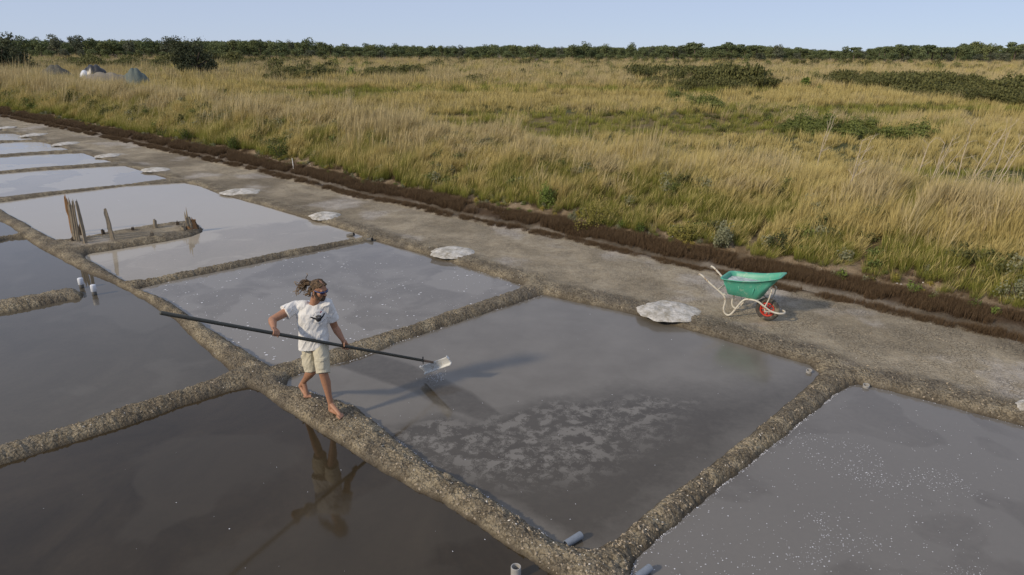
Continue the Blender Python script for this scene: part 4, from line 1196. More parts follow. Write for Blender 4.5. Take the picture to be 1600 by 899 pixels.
for (px, py, lab) in [(128, 450, 'left of two short white capped posts in the water beside the main levee'), (148, 461, 'right of two short white capped posts in the water beside the main levee')]:
    P = at(px, py, 0); o = empty('capped_post', (P.x, P.y, 0)); tag(o, lab, 'post', 'two capped posts')
    obj('post', mesh_of('post', [sweep([(0, 0, -.05), (.0, 0, .10)], .042, 16)], M_DKP), o)
    obj('cap', mesh_of('cap', [sweep([(0, 0, .07), (.0, 0, .075), (0, 0, .19), (0, 0, .20)], [.047, .05, .05, .043], 18)], M_WCAP), o)

# ---------------------------------------------------------------- old stakes and stumps on the mud spit
M_OLDW = simple_mat('weathered_grey_wood', (.24, .20, .145), .9, .45, 14, .006)
M_ORGW = simple_mat('orange_brown_wood', (.26, .14, .06), .9, .45, 14, .006)
M_DARKW = simple_mat('wet_dark_wood', (.075, .055, .036), .85, .4, 14, .006)
def stake(px0, py0, px1, py1, r, mat, label, seed, name='wooden_stake', cat='stake', jag=.5, group=None):
    """split stake; foot seen at (px1,py1), top at (px0,py0)"""
    g = np.random.default_rng(seed); P, z = on_ground(px1, py1)
    Tp = np.array(atY(px0, py0, P.y+g.uniform(-.05, .05))); B = np.array([P.x, P.y, max(z, 0)-.12])
    m = 9; n = 10; V, F = [], []; d = Tp-B
    rr = r*g.uniform(.55, 1.2, n)
    for i in range(m):
        f = i/(m-1); c = d*f+np.array([g.normal(0, r*.10), 0, 0])*(i > 0)
        for k in range(n):
            q = 2*PI*k/n; rad = rr[k]*(1-.25*f)*(1+g.normal(0, .08)); top = 0
            if i == m-1: top = -abs(g.normal(0, jag))*r*3+(k % 3 == 0)*r*jag*2.2; rad *= .62
            V.append(c+np.array([math.cos(q)*rad, math.sin(q)*rad, top]))
    for i in range(m-1):
        for k in range(n): F.append((i*n+k, i*n+(k+1) % n, (i+1)*n+(k+1) % n, (i+1)*n+k))
    V.append(d+np.array([0, 0, -r*2.2])); T = [(len(V)-1, (m-1)*n+k, (m-1)*n+(k+1) % n) for k in range(n)]
    o = obj(name, np_mesh(name, np.array(V), [np.array(F), np.array(T)], mat, False), None, tuple(B)); tag(o, label, cat, group); return o
for i, q in enumerate([
    (101, 304, 116, 371, .045, M_ORGW, 'tallest stake on the mud spit, orange brown and leftmost', 'wooden_stake', 'stake', 1.0),
    (107, 312, 118, 374, .048, M_OLDW, 'split grey stake just right of the tallest orange brown one', 'wooden_stake', 'stake', .9),
    (113, 313, 122, 376, .040, M_OLDW, 'thin grey stake, third from the left in the cluster', 'wooden_stake', 'stake', .9),
    (118, 313, 134, 380, .048, M_OLDW, 'leaning grey stake at the right side of the cluster', 'wooden_stake', 'stake', .9),
    (164, 326, 180, 388, .060, M_OLDW, 'thick grey stake standing alone right of the cluster', 'wooden_stake', 'stake', .1),
    (123, 352, 126, 372, .055, M_DARKW, 'short dark stump inside the stake cluster', 'stump', 'stump', .6),
    (112, 371, 113, 377, .05, M_DARKW, 'low dark stump left of the stake cluster', 'stump', 'stump', .3),
    (160, 358, 161, 366, .06, M_DARKW, 'low dark stump between the cluster and the lone stake', 'stump', 'stump', .4),
    (207, 355, 207, 360, .05, M_DARKW, 'tiny dark stump on the far rim of the mud spit', 'stump', 'stump', .3),
    (241, 343, 242, 356, .055, M_OLDW, 'small pale stump on the far rim of the mud spit', 'stump', 'stump', .6),
    (236, 361, 239, 382, .070, M_OLDW, 'pointed grey stump at the near edge of the mud spit', 'stump', 'stump', .9),
    (277, 346, 277, 351, .05, M_DARKW, 'tiny dark stump on the far rim near the spit end', 'stump', 'stump', .3),
    (272, 360, 275, 374, .060, M_DARKW, 'dark leaning stump at the near edge, left of the spit end', 'stump', 'stump', .8),
    (286, 352, 292, 372, .075, M_OLDW, 'broken grey plank stump at the near edge of the spit end', 'stump', 'stump', 1.),
    (293, 350, 304, 371, .085, M_ORGW, 'broken brown plank leaning at the end of the mud spit', 'stump', 'stump', 1.),
    (292, 336, 298, 358, .080, M_OLDW, 'tallest jagged stump on the end of the mud spit', 'stump', 'stump', 1.2),
    (299, 340, 305, 361, .080, M_ORGW, 'jagged brown stump right of the tallest one at the spit end', 'stump', 'stump', 1.),
    (304, 347, 311, 364, .075, M_DARKW, 'lowest jagged stump at the very tip of the mud spit', 'stump', 'stump', .8)]):
    stake(q[0], q[1], q[2], q[3], q[4], q[5], q[6], 60+i, q[7], q[8], q[9], 'old stakes and stumps on the mud spit')

# ---------------------------------------------------------------- wheelbarrow
W0, wz = on_ground(1197, 501)
WB = empty('wheelbarrow', (W0.x, W0.y, wz+.004), R(-36)); tag(WB, 'green plastic wheelbarrow with white tube frame and red wheel rim on the path', 'wheelbarrow')
t = NT('green_plastic'); p = t.obj()
sc_ = t.ramp(t.noise(p, 13, 6, .75, 1.0), [(.50, 0.0), (.60, 1.0)])
sc2 = t.ramp(t.noise(t.scaled(p, (1, 1, .5)), 5, 4, .6), [(.45, 0.0), (.65, 1.0)])
c = t.mixc(t.noise(p, 6, 3), (.045, .27, .18), (.10, .40, .285))
c = t.mixc(t.math('MULTIPLY', t.math('MULTIPLY', sc_, sc2), .6), c, (.42, .50, .38))
t.set(col=c, rough=.42, spec=.4, normal=t.bump(t.noise(p, 30, 4), .2, .002)); M_TRAY = t.m
M_FRAME = simple_mat('cream_painted_tube', (.58, .54, .45), .55, .15, 14, .0, spots=((.32, .24, .15), 16, .55))
M_GRIP = simple_mat('grip_rubber', (.05, .05, .05), .7, .2, 20)
M_TYRE = simple_mat('dusty_tyre', (.060, .054, .046), .9, .3, 14, .002, spots=((.22, .19, .14), 9, .50))
M_RED = simple_mat('red_rim', (.55, .045, .022), .5, .25, 18, .0, spots=((.35, .18, .12), 12, .6))
def rrect(x0, x1, hw, z0, z1, rad, n=10, skew=0.0, nose=0.0):
    """rounded outline, rear at x0 and front at x1; z runs from z0 (rear) to z1 (front)"""
    P_ = []
    for (cx, cy, a0) in ((x1-rad, -hw+rad, -PI/2), (x1-rad, hw-rad, 0), (x0+rad, hw-rad, PI/2), (x0+rad, -hw+rad, PI)):
        for k in range(n+1):
            a = a0+PI/2*k/n; x, y = cx+rad*math.cos(a), cy+rad*math.sin(a); P_.append([x, y])
    out = []
    for i, (x, y) in enumerate(P_):
        nx = P_[(i+1) % len(P_)]; out.append((x, y))
        L = math.hypot(nx[0]-x, nx[1]-y)
        if L > .06:
            for q in range(1, 9): out.append((x+(nx[0]-x)*q/9, y+(nx[1]-y)*q/9))
    R_3 = []
    for x, y in out:
        f = (x-x0)/(x1-x0); tap = 1-nose*max(0, f-.45)**1.5
        R_3.append((x, y*tap, z0+(z1-z0)*f+skew*(-(4*f*(1-f))+ (1.6*max(0, f-.62)))))
    return R_3
rings = [rrect(-.62, -.15, .150, .372, .380, .06), rrect(-.665, -.115, .190, .385, .395, .08),
         rrect(-.70, -.03, .215, .50, .56, .08, skew=.005), rrect(-.735, .085, .245, .59, .69, .09, nose=.35, skew=.02), rrect(-.755, .145, .265, .655, .800, .10, nose=.55, skew=.035),
         rrect(-.765, .165, .272, .668, .815, .10, nose=.55, skew=.035), rrect(-.785, .190, .290, .670, .820, .11, nose=.55, skew=.035), rrect(-.790, .195, .294, .655, .806, .11, nose=.55, skew=.035)]
inner = [rrect(-.748, .135, .257, .655, .797, .095, nose=.55, skew=.035), rrect(-.725, .075, .237, .59, .70, .085, nose=.35, skew=.02), rrect(-.69, -.04, .207, .50, .56, .075, skew=.005), rrect(-.655, -.125, .182, .395, .405, .07), rrect(-.60, -.16, .14, .385, .392, .045)]
nn = len(rings[0])
seq = rings[:5]+[rings[5]]  # outer wall up to the rim
order = rings[:5]+[rings[7], rings[6], rings[5]]+inner
V = np.array([p_ for r_ in order for p_ in r_]); F = []
for i in range(len(order)-1):
    for k in range(nn): F.append((i*nn+k, i*nn+(k+1) % nn, (i+1)*nn+(k+1) % nn, (i+1)*nn+k))
V = np.concatenate([V, [np.mean(order[0], 0)], [np.mean(order[-1], 0)]]); T = []
for k in range(nn): T.append((len(V)-2, (k+1) % nn, k)); T.append((len(V)-1, (len(order)-1)*nn+k, (len(order)-1)*nn+(k+1) % nn))
me = np_mesh('tray', V, [np.array(F), np.array(T)], M_TRAY, True); obj('tray', me, WB)
# shallow ribs pressed in the tray wall
for (x0, x1) in ((-.60, -.70), (-.42, -.46), (-.24, -.2)):
    for s in (-1, 1):
        obj('tray_rib', mesh_of('tray_rib', [sweep([(x0, s*.172, .41), ((x0+x1)/2, s*.205, .50), (x1, s*.236, .585)], [.012, .014, .010], 8)], M_TRAY), WB)
Rt = .0165
for s in (-1, 1):
    path = [(-1.14, s*.285, .672), (-1.08, s*.28, .655), (-.93, s*.265, .54), (-.78, s*.235, .43), (-.68, s*.22, .345), (-.655, s*.215, .25), (-.672, s*.21, .13), (-.65, s*.205, .05), (-.59, s*.203, .018), (-.53, s*.20, .06), (-.46, s*.198, .18), (-.39, s*.195, .30), (-.33, s*.19, .357), (-.25, s*.185, .372), (-.14, s*.178, .365), (-.05, s*.165, .315), (.05, s*.14, .245), (.14, s*.115, .208), (.22, s*.095, .200), (.27, s*.05, .20), (.282, 0, .20)]
    sp = spline(path, 4); obj('frame_tube', mesh_of('frame_tube', [sweep(sp, Rt, 12)], M_FRAME), WB)
    g_ = spline([(-1.12, s*.284, .668), (-1.19, s*.287, .672), (-1.265, s*.29, .655)], 3)
    obj('handle_grip', mesh_of('handle_grip', [sweep([g_[0]]+g_, [.016]+[.0205]*(len(g_)-1)+[.014], 12)], M_FRAME if s > 0 else M_GRIP), WB)
    br = spline([(-.015, s*.150, .28), (.03, s*.15, .40), (.05, s*.15, .50), (.06, s*.135, .56), (.04, s*.09, .60)], 4)
    obj('brace', mesh_of('brace', [sweep(br, .011, 10)], M_FRAME), WB)
    obj('bracket', mesh_of('bracket', [loft([((-.69, s*.20, .375), (.035, 0, 0), (0, .03, 0)), ((-.69, s*.20, .390), (.035, 0, 0), (0, .03, 0))], 12)], M_FRAME), WB)
obj('cross_tube', mesh_of('cross_tube', [sweep([(-.80, -.235, .445), (-.80, .235, .445)], .012, 10)], M_FRAME), WB)
obj('cross_tube', mesh_of('cross_tube', [sweep([(-.33, -.19, .358), (-.33, .19, .358)], .012, 10)], M_FRAME), WB)
obj('axle', mesh_of('axle', [sweep([(0.0, -.15, .2), (0.0, .15, .2)], .010, 10)], M_FRAME), WB)
for s in (-1, 1): obj('axle_plate', mesh_of('axle_plate', [sweep([(.10, s*.128, .215), (0, s*.14, .20), (-.02, s*.15, .27)], .012, 8)], M_FRAME), WB)
# wheel
tp = []
n1_, n2_ = 64, 14
V, F = [], []
for i in range(n1_):
    a = 2*PI*i/n1_
    for k in range(n2_):
        b = 2*PI*k/n2_; rr_ = .158+.042*math.cos(b)*(1.0 if math.cos(b) < .75 else 1.0+.03*(i % 2)); y = .042*math.sin(b)
        V.append((math.cos(a)*rr_, y, math.sin(a)*rr_))
for i in range(n1_):
    for k in range(n2_): j = (i+1) % n1_; F.append((i*n2_+k, i*n2_+(k+1) % n2_, j*n2_+(k+1) % n2_, j*n2_+k))
wh = obj('wheel', mesh_of('wheel', [(lambda r_: (r_[0], r_[1], r_[2]))(sweep([(0, -.05, 0), (0, .05, 0)], .026, 18))], M_RED), WB, (0, 0, .2))
obj('tyre', np_mesh('tyre', np.array(V), [np.array(F)], M_TYRE, True), wh)
pcs = []
for s in (-1, 1):
    ring = [(math.cos(2*PI*i/32)*.112, s*.018, math.sin(2*PI*i/32)*.112) for i in range(33)]
    pcs.append(sweep(ring, .012, 8, caps=False, ell=((0, 1, 0), 1.6)))
obj('rim', mesh_of('rim', pcs, M_RED), wh)
for i in range(8):
    a = 2*PI*i/8; c_, s_ = math.cos(a), math.sin(a)
    obj('spoke', mesh_of('spoke', [sweep([(c_*.02, 0, s_*.02), (c_*.112, 0, s_*.112)], [.012, .011], 8, ell=((0, 1, 0), 2.0))], M_RED), wh)
# the brine and salt in the tray
t = NT('tray_brine'); p = t.obj(); f = t.noise(p, 9, 5, .65)
t.set(col=t.mixc(t.ramp(f, [(.4, 0.0), (.62, 1.0)]), (.36, .39, .42), (.62, .63, .64)), rough=t.ramp(f, [(.45, .08), (.6, .5)]), ior=1.33); M_TB = t.m
rg_ = rrect(-.722, -.03, .228, .60, .60, .08, nose=.12)
V = [np3(q) for q in rg_]; c0 = np.mean(V, 0); Vv = [c0]+[c0+(v-c0)*k_ for k_ in (.33, .66, 1.0) for v in V]; F = []; T = []
for k in range(nn): T.append((0, 1+k, 1+(k+1) % nn))
for j in range(2):
    for k in range(nn): F.append((1+j*nn+k, 1+(j+1)*nn+k, 1+(j+1)*nn+(k+1) % nn, 1+j*nn+(k+1) % nn))
Vv = np.array(Vv); Vv[:, 2] += (fbm(Vv[:, 0]*9, Vv[:, 1]*9, 5, 3)-.5)*.03*(np.arange(len(Vv)) <= 2*nn)
o = obj('salt_load', np_mesh('salt_load', Vv, [np.array(F), np.array(T)], M_TB, True), None, (W0.x, W0.y, wz+.004)); o.rotation_euler = (0, 0, R(-36))
tag(o, 'whitish wet salt and brine filling the green wheelbarrow tray', 'salt')

# ---------------------------------------------------------------- salt rake
RE = np3(atY(680, 567, 8.70)); RH = np3(atY(427, 521, 7.36)); pd_ = unit(RE-RH)
def on_pole(px):
    lo, hi = -3.0, 5.0
    for _ in range(50):
        m_ = (lo+hi)/2; q = RH+pd_*m_; v = RM.T @ (q-np.array([0, 0, CH])); x_ = 800+FPX*v[0]/-v[2]
        if x_ < px: lo = m_
        else: hi = m_
    return RH+pd_*lo
PB = on_pole(250)
M_POLE = simple_mat('dark_grey_pole', (.060, .060, .048), .6, .35, 12, .002)
M_POLEW = simple_mat('brown_wood_end', (.17, .12, .08), .8, .3, 20, .002)
M_BOARD = simple_mat('white_rake_board', (.66, .66, .63), .5, .15, 12, .002, spots=((.45, .42, .36), 14, .6))
RK = empty('salt_rake', tuple(RE)); tag(RK, 'long dark pole with a white board head held out over the central pan', 'rake')
loc = lambda v: np3(v)-RE
pe = on_pole(661)
obj('pole', mesh_of('pole', [sweep([loc(PB), loc(PB+pd_*.01), loc(RH), loc(pe)], [.019, .022, .021, .019], 14)], M_POLE), RK)
obj('pole_tip', mesh_of('pole_tip', [sweep([loc(pe), loc(RE)], [.0175, .016], 12)], M_POLEW), RK)
# board: perpendicular to the pole, rolled so that its right end is the higher one
best = None
for dlt in np.linspace(-.6, .6, 241):
    tl, tr = np3(atY(649, 574, 8.70+dlt)), np3(atY(697, 556, 8.70-dlt)); b_ = tr-tl
    e_ = abs(np.dot(unit(b_), pd_))
    if best is None or e_ < best[0]: best = (e_, tl, tr)
tl, tr = best[1], best[2]; bd = unit(tr-tl); Lb = np.linalg.norm(tr-tl)*.86; nb = np.cross(bd, pd_)
if nb[2] > 0: nb = -nb
wd_ = unit(nb*.55+pd_*.83) if True else nb
print('rake board', Lb, bd, nb)
mid_ = (tl+tr)/2
def slab(c, ax, ay, az, bev=.004):
    bm = bmesh.new(); bmesh.ops.create_cube(bm, size=1.0)
    A_ = [np3(ax), np3(ay), np3(az)]
    for v in bm.verts: q = c+A_[0]*v.co.x+A_[1]*v.co.y+A_[2]*v.co.z; v.co = Vector(q)
    bmesh.ops.bevel(bm, geom=bm.edges[:], offset=bev, segments=2, affect='EDGES'); bmesh.ops.recalc_face_normals(bm, faces=bm.faces[:])
    me = bpy.data.meshes.new('slab'); bm.to_mesh(me); bm.free(); return me
nrm_ = unit(np.cross(bd, wd_))
if nrm_[2] < 0: nrm_ = -nrm_
cb = RE+wd_*.02-nrm_*.022
def add_slab(nm, c, ax, ay, az, mat, par, bev=.004):
    me = slab(loc(c), ax, ay, az, bev); me.name = nm; me.materials.append(mat); return obj(nm, me, par)
bo = add_slab('board', cb, bd*Lb, wd_*.115, nrm_*.014, M_BOARD, RK)
add_slab('lip', cb+wd_*.055-nrm_*.022, bd*Lb*.99, wd_*.014, nrm_*.05, M_BOARD, bo)
for s in (-1, 1): add_slab('end_plate', cb+bd*(s*Lb/2)-wd_*.035+nrm_*.010, bd*.014, wd_*.055, nrm_*.034, M_BOARD, bo)
M_BOLT = simple_mat('rusty_bolt', (.03, .026, .024), .6, .2, 30)
for s in (-1, 1):
    c_ = cb+bd*(s*.075)+wd_*.02+nrm_*.010
    obj('bolt', mesh_of('bolt', [ellipsoid(loc(c_), (.013, .013, .009), [bd, wd_, nrm_], 10, 6)], M_BOLT), bo)
c_ = pe; obj('peg', mesh_of('peg', [sweep([loc(c_+np.array([0, 0, .055])), loc(c_-np.array([0, 0, .05]))], [.009, .006], 8)], M_BOLT), RK)
# water running off the board
g = np.random.default_rng(3); pcs = []
for i in range(46):
    u_ = g.uniform(-.45, .25); c_ = cb+bd*Lb*u_+wd_*.06; dz = g.uniform(.02, .22)**1.0; L_ = g.uniform(.006, .022)
    q = c_+np.array([g.normal(0, .02), g.normal(0, .02), -dz]); q[2] = max(q[2], .01); pcs.append(capsule(q, q-np.array([0, 0, L_]), .0030, .0022, 6))
tag(obj('water_drops', mesh_of('water_drops', pcs, M_SALT)), kind='stuff', label='drops of brine falling from the lifted rake board')

# ---------------------------------------------------------------- the salt worker
t = NT('tanned_skin'); p = t.pos()
t.set(col=t.mixc(t.noise(p, 22, 5, .6), (.30, .150, .088), (.44, .235, .145)), rough=.5, spec=.35, normal=t.bump(t.noise(p, 60, 4), .15, .002)); M_SKIN = t.m
t = NT('white_cotton'); p = t.pos()
t.set(col=t.mixc(t.noise(p, 5, 5, .6), (.68, .665, .63), (.78, .77, .75)), rough=.9, spec=.15, sheen=.2, normal=t.bump(t.noise(t.scaled(p, (1.6, 1, .55)), 16, 4, .5, .8), .5, .02)); M_SHIRT = t.m
t = NT('beige_canvas'); p = t.pos()
t.set(col=t.mixc(t.noise(p, 6, 5, .6), (.46, .42, .31), (.60, .56, .44)), rough=.9, spec=.15, normal=t.bump(t.noise(t.scaled(p, (1.2, 1, .8)), 20, 4, .5, .8), .5, .02)); M_SHORT = t.m
M_SEAM = simple_mat('canvas_seam', (.40, .36, .26), .9, .15, 20)
M_HAIR = NT('brown_dreadlocks'); p = M_HAIR.pos()
hn = M_HAIR.noise(M_HAIR.scaled(p, (1, 1, 1)), 40, 4, .7)
M_HAIR.set(col=M_HAIR.mixc(M_HAIR.ramp(hn, [(.40, 0.0), (.62, 1.0)]), (.030, .020, .013), (.16, .105, .06)), rough=.75, spec=.25); M_HAIR = M_HAIR.m
M_TIPS = simple_mat('blond_lock_tips', (.22, .155, .09), .8, .4, 50)
M_BEARD = simple_mat('dark_brown_beard', (.085, .052, .032), .85, .5, 60, .004)
M_GLASS = simple_mat('blue_mirror_lens', (.012, .014, .075), .12, .1, 20, spec=.9)
M_GFR = simple_mat('blue_glasses_frame', (.05, .09, .22), .35, .1, 20)
M_INK = simple_mat('black_print', (.02, .02, .022), .85, .1, 20)
M_INKG = simple_mat('faded_grey_print', (.22, .22, .24), .85, .1, 20)
M_INKR = simple_mat('red_print', (.42, .03, .06), .85, .1, 20)
M_NAIL = simple_mat('finger_nail', (.48, .30, .23), .35, .1, 20)
M_LIP = simple_mat('lips', (.34, .14, .10), .5, .1, 20)
M_EYE = simple_mat('eye_white', (.7, .68, .64), .2, .05, 20)
M_BAND = simple_mat('black_hair_band', (.02, .02, .022), .9, .1, 20)

# joints, from the picture and the depth of each
sR, sL = np3(atY(462, 480, 7.82)), np3(atY(510, 477, 7.84))
eR, wR = np3(atY(425, 500, 7.60)), None
eL = np3(atY(523, 511, 7.98))
gR = on_pole(430); gL = on_pole(541)
hipR, hipL = np3(atY(483, 535, 7.88)), np3(atY(501, 535, 7.82))
pel = (hipR+hipL)/2
chest = np3(atY(487, 493, 7.83)); neck0 = np3(atY(489, 475, 7.84)); 
ff, fz = on_ground(516, 645, .0)
heelF = np3(on_ground(517, 644)[0])+np.array([0, 0, .028]); toeF = np3(on_ground(535, 654)[0])+np.array([0, 0, .012])
ankF = np3(atY(517, 632, heelF[1]+.01)); kneeF = np3(atY(505, 583, 7.66))
ballR = np3(on_ground(480, 621)[0])+np.array([0, 0, .022]); toeR = np3(on_ground(485, 627)[0])+np.array([0, 0, .012])
heelR = np3(atY(470, 604, ballR[1]+.10)); ankR = np3(atY(474, 597, ballR[1]+.06)); kneeR = np3(atY(487, 581, 7.80))
print('lengths: thighF %.2f shinF %.2f thighR %.2f shinR %.2f foot %.2f footR %.2f upR %.2f foreR %.2f upL %.2f foreL %.2f shoulders %.2f grip %.2f' % tuple(np.linalg.norm(v) for v in (hipL-kneeF, kneeF-ankF, hipR-kneeR, kneeR-ankR, heelF-toeF, heelR-ballR, sR-eR, eR-gR, sL-eL, eL-gL, sL-sR, gR-gL)))
print('feet z', heelF, toeF, ballR, toeR)
side = unit(sR-sL)*1.0                         # towards his right hand
upv = unit(neck0-pel)
front = unit(np.cross(side, upv));  front = front if front[1] < 0 else -front
print('front', front)
pside = unit((hipR-hipL)*np.array([1, 1, .3])+np.array([-.1, .0, 0])); pfront = unit(np.cross(pside, upv)); pfront = pfront if pfront[1] < 0 else -pfront

MAN = empty('person', (float(pel[0]), float(pel[1]), float(min(heelF[2], ballR[2])-.03)))
tag(MAN, 'barefoot man in white T-shirt and beige shorts walking the levee with a long rake', 'person')
MO = np.array(MAN.location)
def shift(pcs): return [(v-MO, f, t_) for v, f, t_ in pcs]

body = []
def limbc(a, b, ra, rb, fl=None): body.append(capsule(a, b, ra, rb, 16, fl))
# torso and neck
body.append(loft([(pel-upv*.10, side*.10, front*.08), (pel-upv*.04, side*.145, front*.098), (pel+upv*.05, side*.145, front*.098), (pel+upv*.15, side*.128, front*.086), (pel+(chest-pel)*.75, side*.138, front*.092), (chest+upv*.03, side*.150, front*.095), (chest+upv*.10, side*.140, front*.078), (neck0-upv*.01, side*.09, front*.07)]))
hc = np3(atY(498.5, 452, 7.74))
limbc(neck0-upv*.06, hc+(neck0-hc)*.35, .062, .056)
for s_, e_ in ((sR, eR), (sL, eL)):
    limbc(chest+upv*.07+(s_-chest)*.35, s_, .058, .054)
# arms
wR = gR+unit(eR-gR)*.085+np.array([0, 0, .012]); wL = gL+unit(eL-gL)*.088+np.array([0, 0, .012])
for s_, e_, w_ in ((sR, eR, wR), (sL, eL, wL)):
    m1 = s_+(e_-s_)*.45; limbc(s_, m1, .060, .055); limbc(m1, e_, .054, .043)
    m2 = e_+(w_-e_)*.35; limbc(e_, m2, .043, .047); limbc(m2, w_, .046, .0285)
def grip(w_, g_, sgn_v, thumb):
    """five fingers closed around the pole at g_, coming from the wrist w_"""
    u = (w_-g_); u = u-pd_*np.dot(u, pd_); u = unit(u); v = unit(np.cross(pd_, u))*sgn_v
    nails = []
    def circ(ang, rad, along): a = R(ang); return g_+pd_*along+(math.cos(a)*u+math.sin(a)*v)*rad
    for j, al in enumerate((-.033, -.011, .011, .032)):
        al = al*1.0; L_ = (.96, 1.0, .97, .86)[j] if thumb > 0 else (.86, .97, 1.0, .96)[j]
        kn = circ(28, .050*L_, al); body.append(capsule(w_+pd_*al*.45, kn, .0165, .0125, 12))
        p1 = circ(88, .043*L_, al); p2 = circ(150, .033, al*1.02); p3 = circ(205*L_, .031, al*1.03)
        body.append(capsule(kn, p1, .0115, .0098, 10)); body.append(capsule(p1, p2, .0098, .0090, 10)); body.append(capsule(p2, p3, .0088, .0078, 10))
        nails.append((p3+(p3-(g_+pd_*al))*.22, unit(p3-(g_+pd_*al))))
    body.append(ellipsoid((w_*.45+circ(15, .045, 0)*.55), (.040, .030, .017), [pd_, u, v], 16, 10))
    tb = circ(-8, .050, thumb*.034); t1 = circ(-62, .041, thumb*.050); t2 = circ(-118, .033, thumb*.046)
    body.append(capsule(w_+pd_*thumb*.014, tb, .017, .0145, 12)); body.append(capsule(tb, t1, .0140, .0115, 10)); body.append(capsule(t1, t2, .0112, .0095, 10))
    return nails
camdir = np.array([.3, -1, .4])
def sg(w_, g_, toward):
    u = (w_-g_); u = u-pd_*np.dot(u, pd_); v = np.cross(pd_, unit(u)); return 1 if np.dot(v, camdir)*toward > 0 else -1
nails = grip(wR, gR, sg(wR, gR, 1), 1)+grip(wL, gL, sg(wL, gL, -1), -1)
# legs
for h_, k_, a_ in ((hipL, kneeF, ankF), (hipR, kneeR, ankR)):
    m1 = h_+(k_-h_)*.5; limbc(h_, m1, .080, .068); limbc(m1, k_, .072, .056)
    back = -pfront*.012 if h_ is hipL else np.array([-.004, .014, 0])
    m2 = k_+(a_-k_)*.32+back; limbc(k_, m2, .054, .057); limbc(m2, k_+(a_-k_)*.7, .056, .038); limbc(k_+(a_-k_)*.7, a_, .038, .034)
    limbc(k_-unit(a_-k_)*.0+pfront*.018, k_+unit(a_-k_)*.03+pfront*.015, .040, .036)
def foot(hl, an, ball, toe, fwd, sidev, big):
    limbc(an, hl+np.array([0, 0, .005]), .034, .031)
    up_ = np.array([0, 0, 1.0])
    body.append(capsule(an+fwd*.015, ball+np.array([0, 0, .010]), .034, .024, 14)); body.append(capsule(hl, ball-sidev*big*.012, .028, .022, 14))
    body.append(capsule(ball-sidev*.032, ball+sidev*.030, .0185, .0185, 12))
    tf = unit(toe-ball)
    for j in range(5):
        o_ = (j-2)*.0185*big*-1; Lt = (.050, .047, .042, .036, .029)[j]; rt = (.0135, .0098, .0092, .0086, .0082)[j]
        b_ = ball+sidev*(o_*-1 if False else (2-j)*.0175*big); kk = b_+tf*Lt*.55+np.array([0, 0, .005]); e_ = b_+tf*Lt+np.array([0, 0, -.003])
        body.append(capsule(b_, kk, rt*1.05, rt, 10)); body.append(capsule(kk, e_, rt, rt*.9, 10))
fF = unit((toeF-heelF)*np.array([1, 1, 0])); sF = np.array([-fF[1], fF[0], 0])*-1.0
ballF = heelF+unit(toeF-heelF)*(np.linalg.norm(toeF-heelF)-.052); ballF[2] = toeF[2]+.010
foot(heelF, ankF, ballF, toeF, fF, sF, 1)
fR = unit((toeR-ballR)*np.array([1, 1, 0])); sR_ = np.array([-fR[1], fR[0], 0])*-1.0
foot(heelR, ankR, ballR, toeR, fR, sR_, -1)
# head: turned to his left, towards the rake head, and bowed
ph, pt_ = R(60), R(-17)
Fh = np.array([math.sin(ph)*math.cos(pt_), -math.cos(ph)*math.cos(pt_), math.sin(pt_)]); Sh = unit(np.cross(Fh, [0, 0, 1])); Uh = np.cross(Sh, Fh)
def H(s, f, u): return hc+Sh*s+Fh*f+Uh*u
HB = [Sh, Fh, Uh]
body.append(ellipsoid(H(0, -.012, .028), (.076, .096, .088), HB)); body.append(ellipsoid(H(0, .022, -.040), (.058, .070, .078), HB))
body.append(ellipsoid(H(0, .062, -.092), (.030, .028, .024), HB))
body.append(capsule(H(0, .088, .014), H(0, .117, -.024), .009, .0125, 10)); body.append(ellipsoid(H(0, .106, -.030), (.017, .013, .009), HB))
body.append(capsule(H(-.036, .076, .024), H(.036, .076, .024), .014, .014, 10))
for s in (-1, 1):
    body.append(ellipsoid(H(s*.036, .060, -.028), (.024, .024, .024), HB)); body.append(ellipsoid(H(s*.078, -.006, -.006), (.009, .019, .031), HB))
    body.append(capsule(H(s*.062, .0, -.05), H(s*.022, .058, -.090), .022, .020, 10))
body.append(capsule(H(-.018, .084, -.062), H(.018, .084, -.062), .008, .008, 8))
me = fused('body', shift(body), M_SKIN, .0052, 3)
bo_ = obj('body', me, MAN)
# face details
lp = obj('mouth', mesh_of('mouth', shift([capsule(H(-.018, .0905, -.064), H(.018, .0905, -.064), .0045, .0045, 8)]), M_LIP), MAN)
for s in (-1, 1): obj('eye', mesh_of('eye', shift([ellipsoid(H(s*.031, .074, .004), (.012, .012, .012), HB, 12, 8)]), M_EYE), MAN)
gp = []
for s in (-1, 1):
    gp.append(ellipsoid(H(s*.034, .089, .003), (.033, .012, .020), [unit(Sh-Fh*.28*s), unit(Fh+Sh*.28*s), Uh], 18, 10))
gl = obj('sunglasses', mesh_of('sunglasses', shift(gp), M_GLASS), MAN)
fr = [sweep(spline([H(-.066, .072, .010), H(-.035, .098, .016), H(0, .104, .014), H(.035, .098, .016), H(.066, .072, .010)], 5), .0042, 8)]
for s in (-1, 1): fr.append(sweep([H(s*.066, .073, .008), H(s*.078, .035, .008), H(s*.082, -.012, .004)], [.0075, .006, .004], 8))
obj('glasses_frame', mesh_of('glasses_frame', shift(fr), M_GFR), gl)
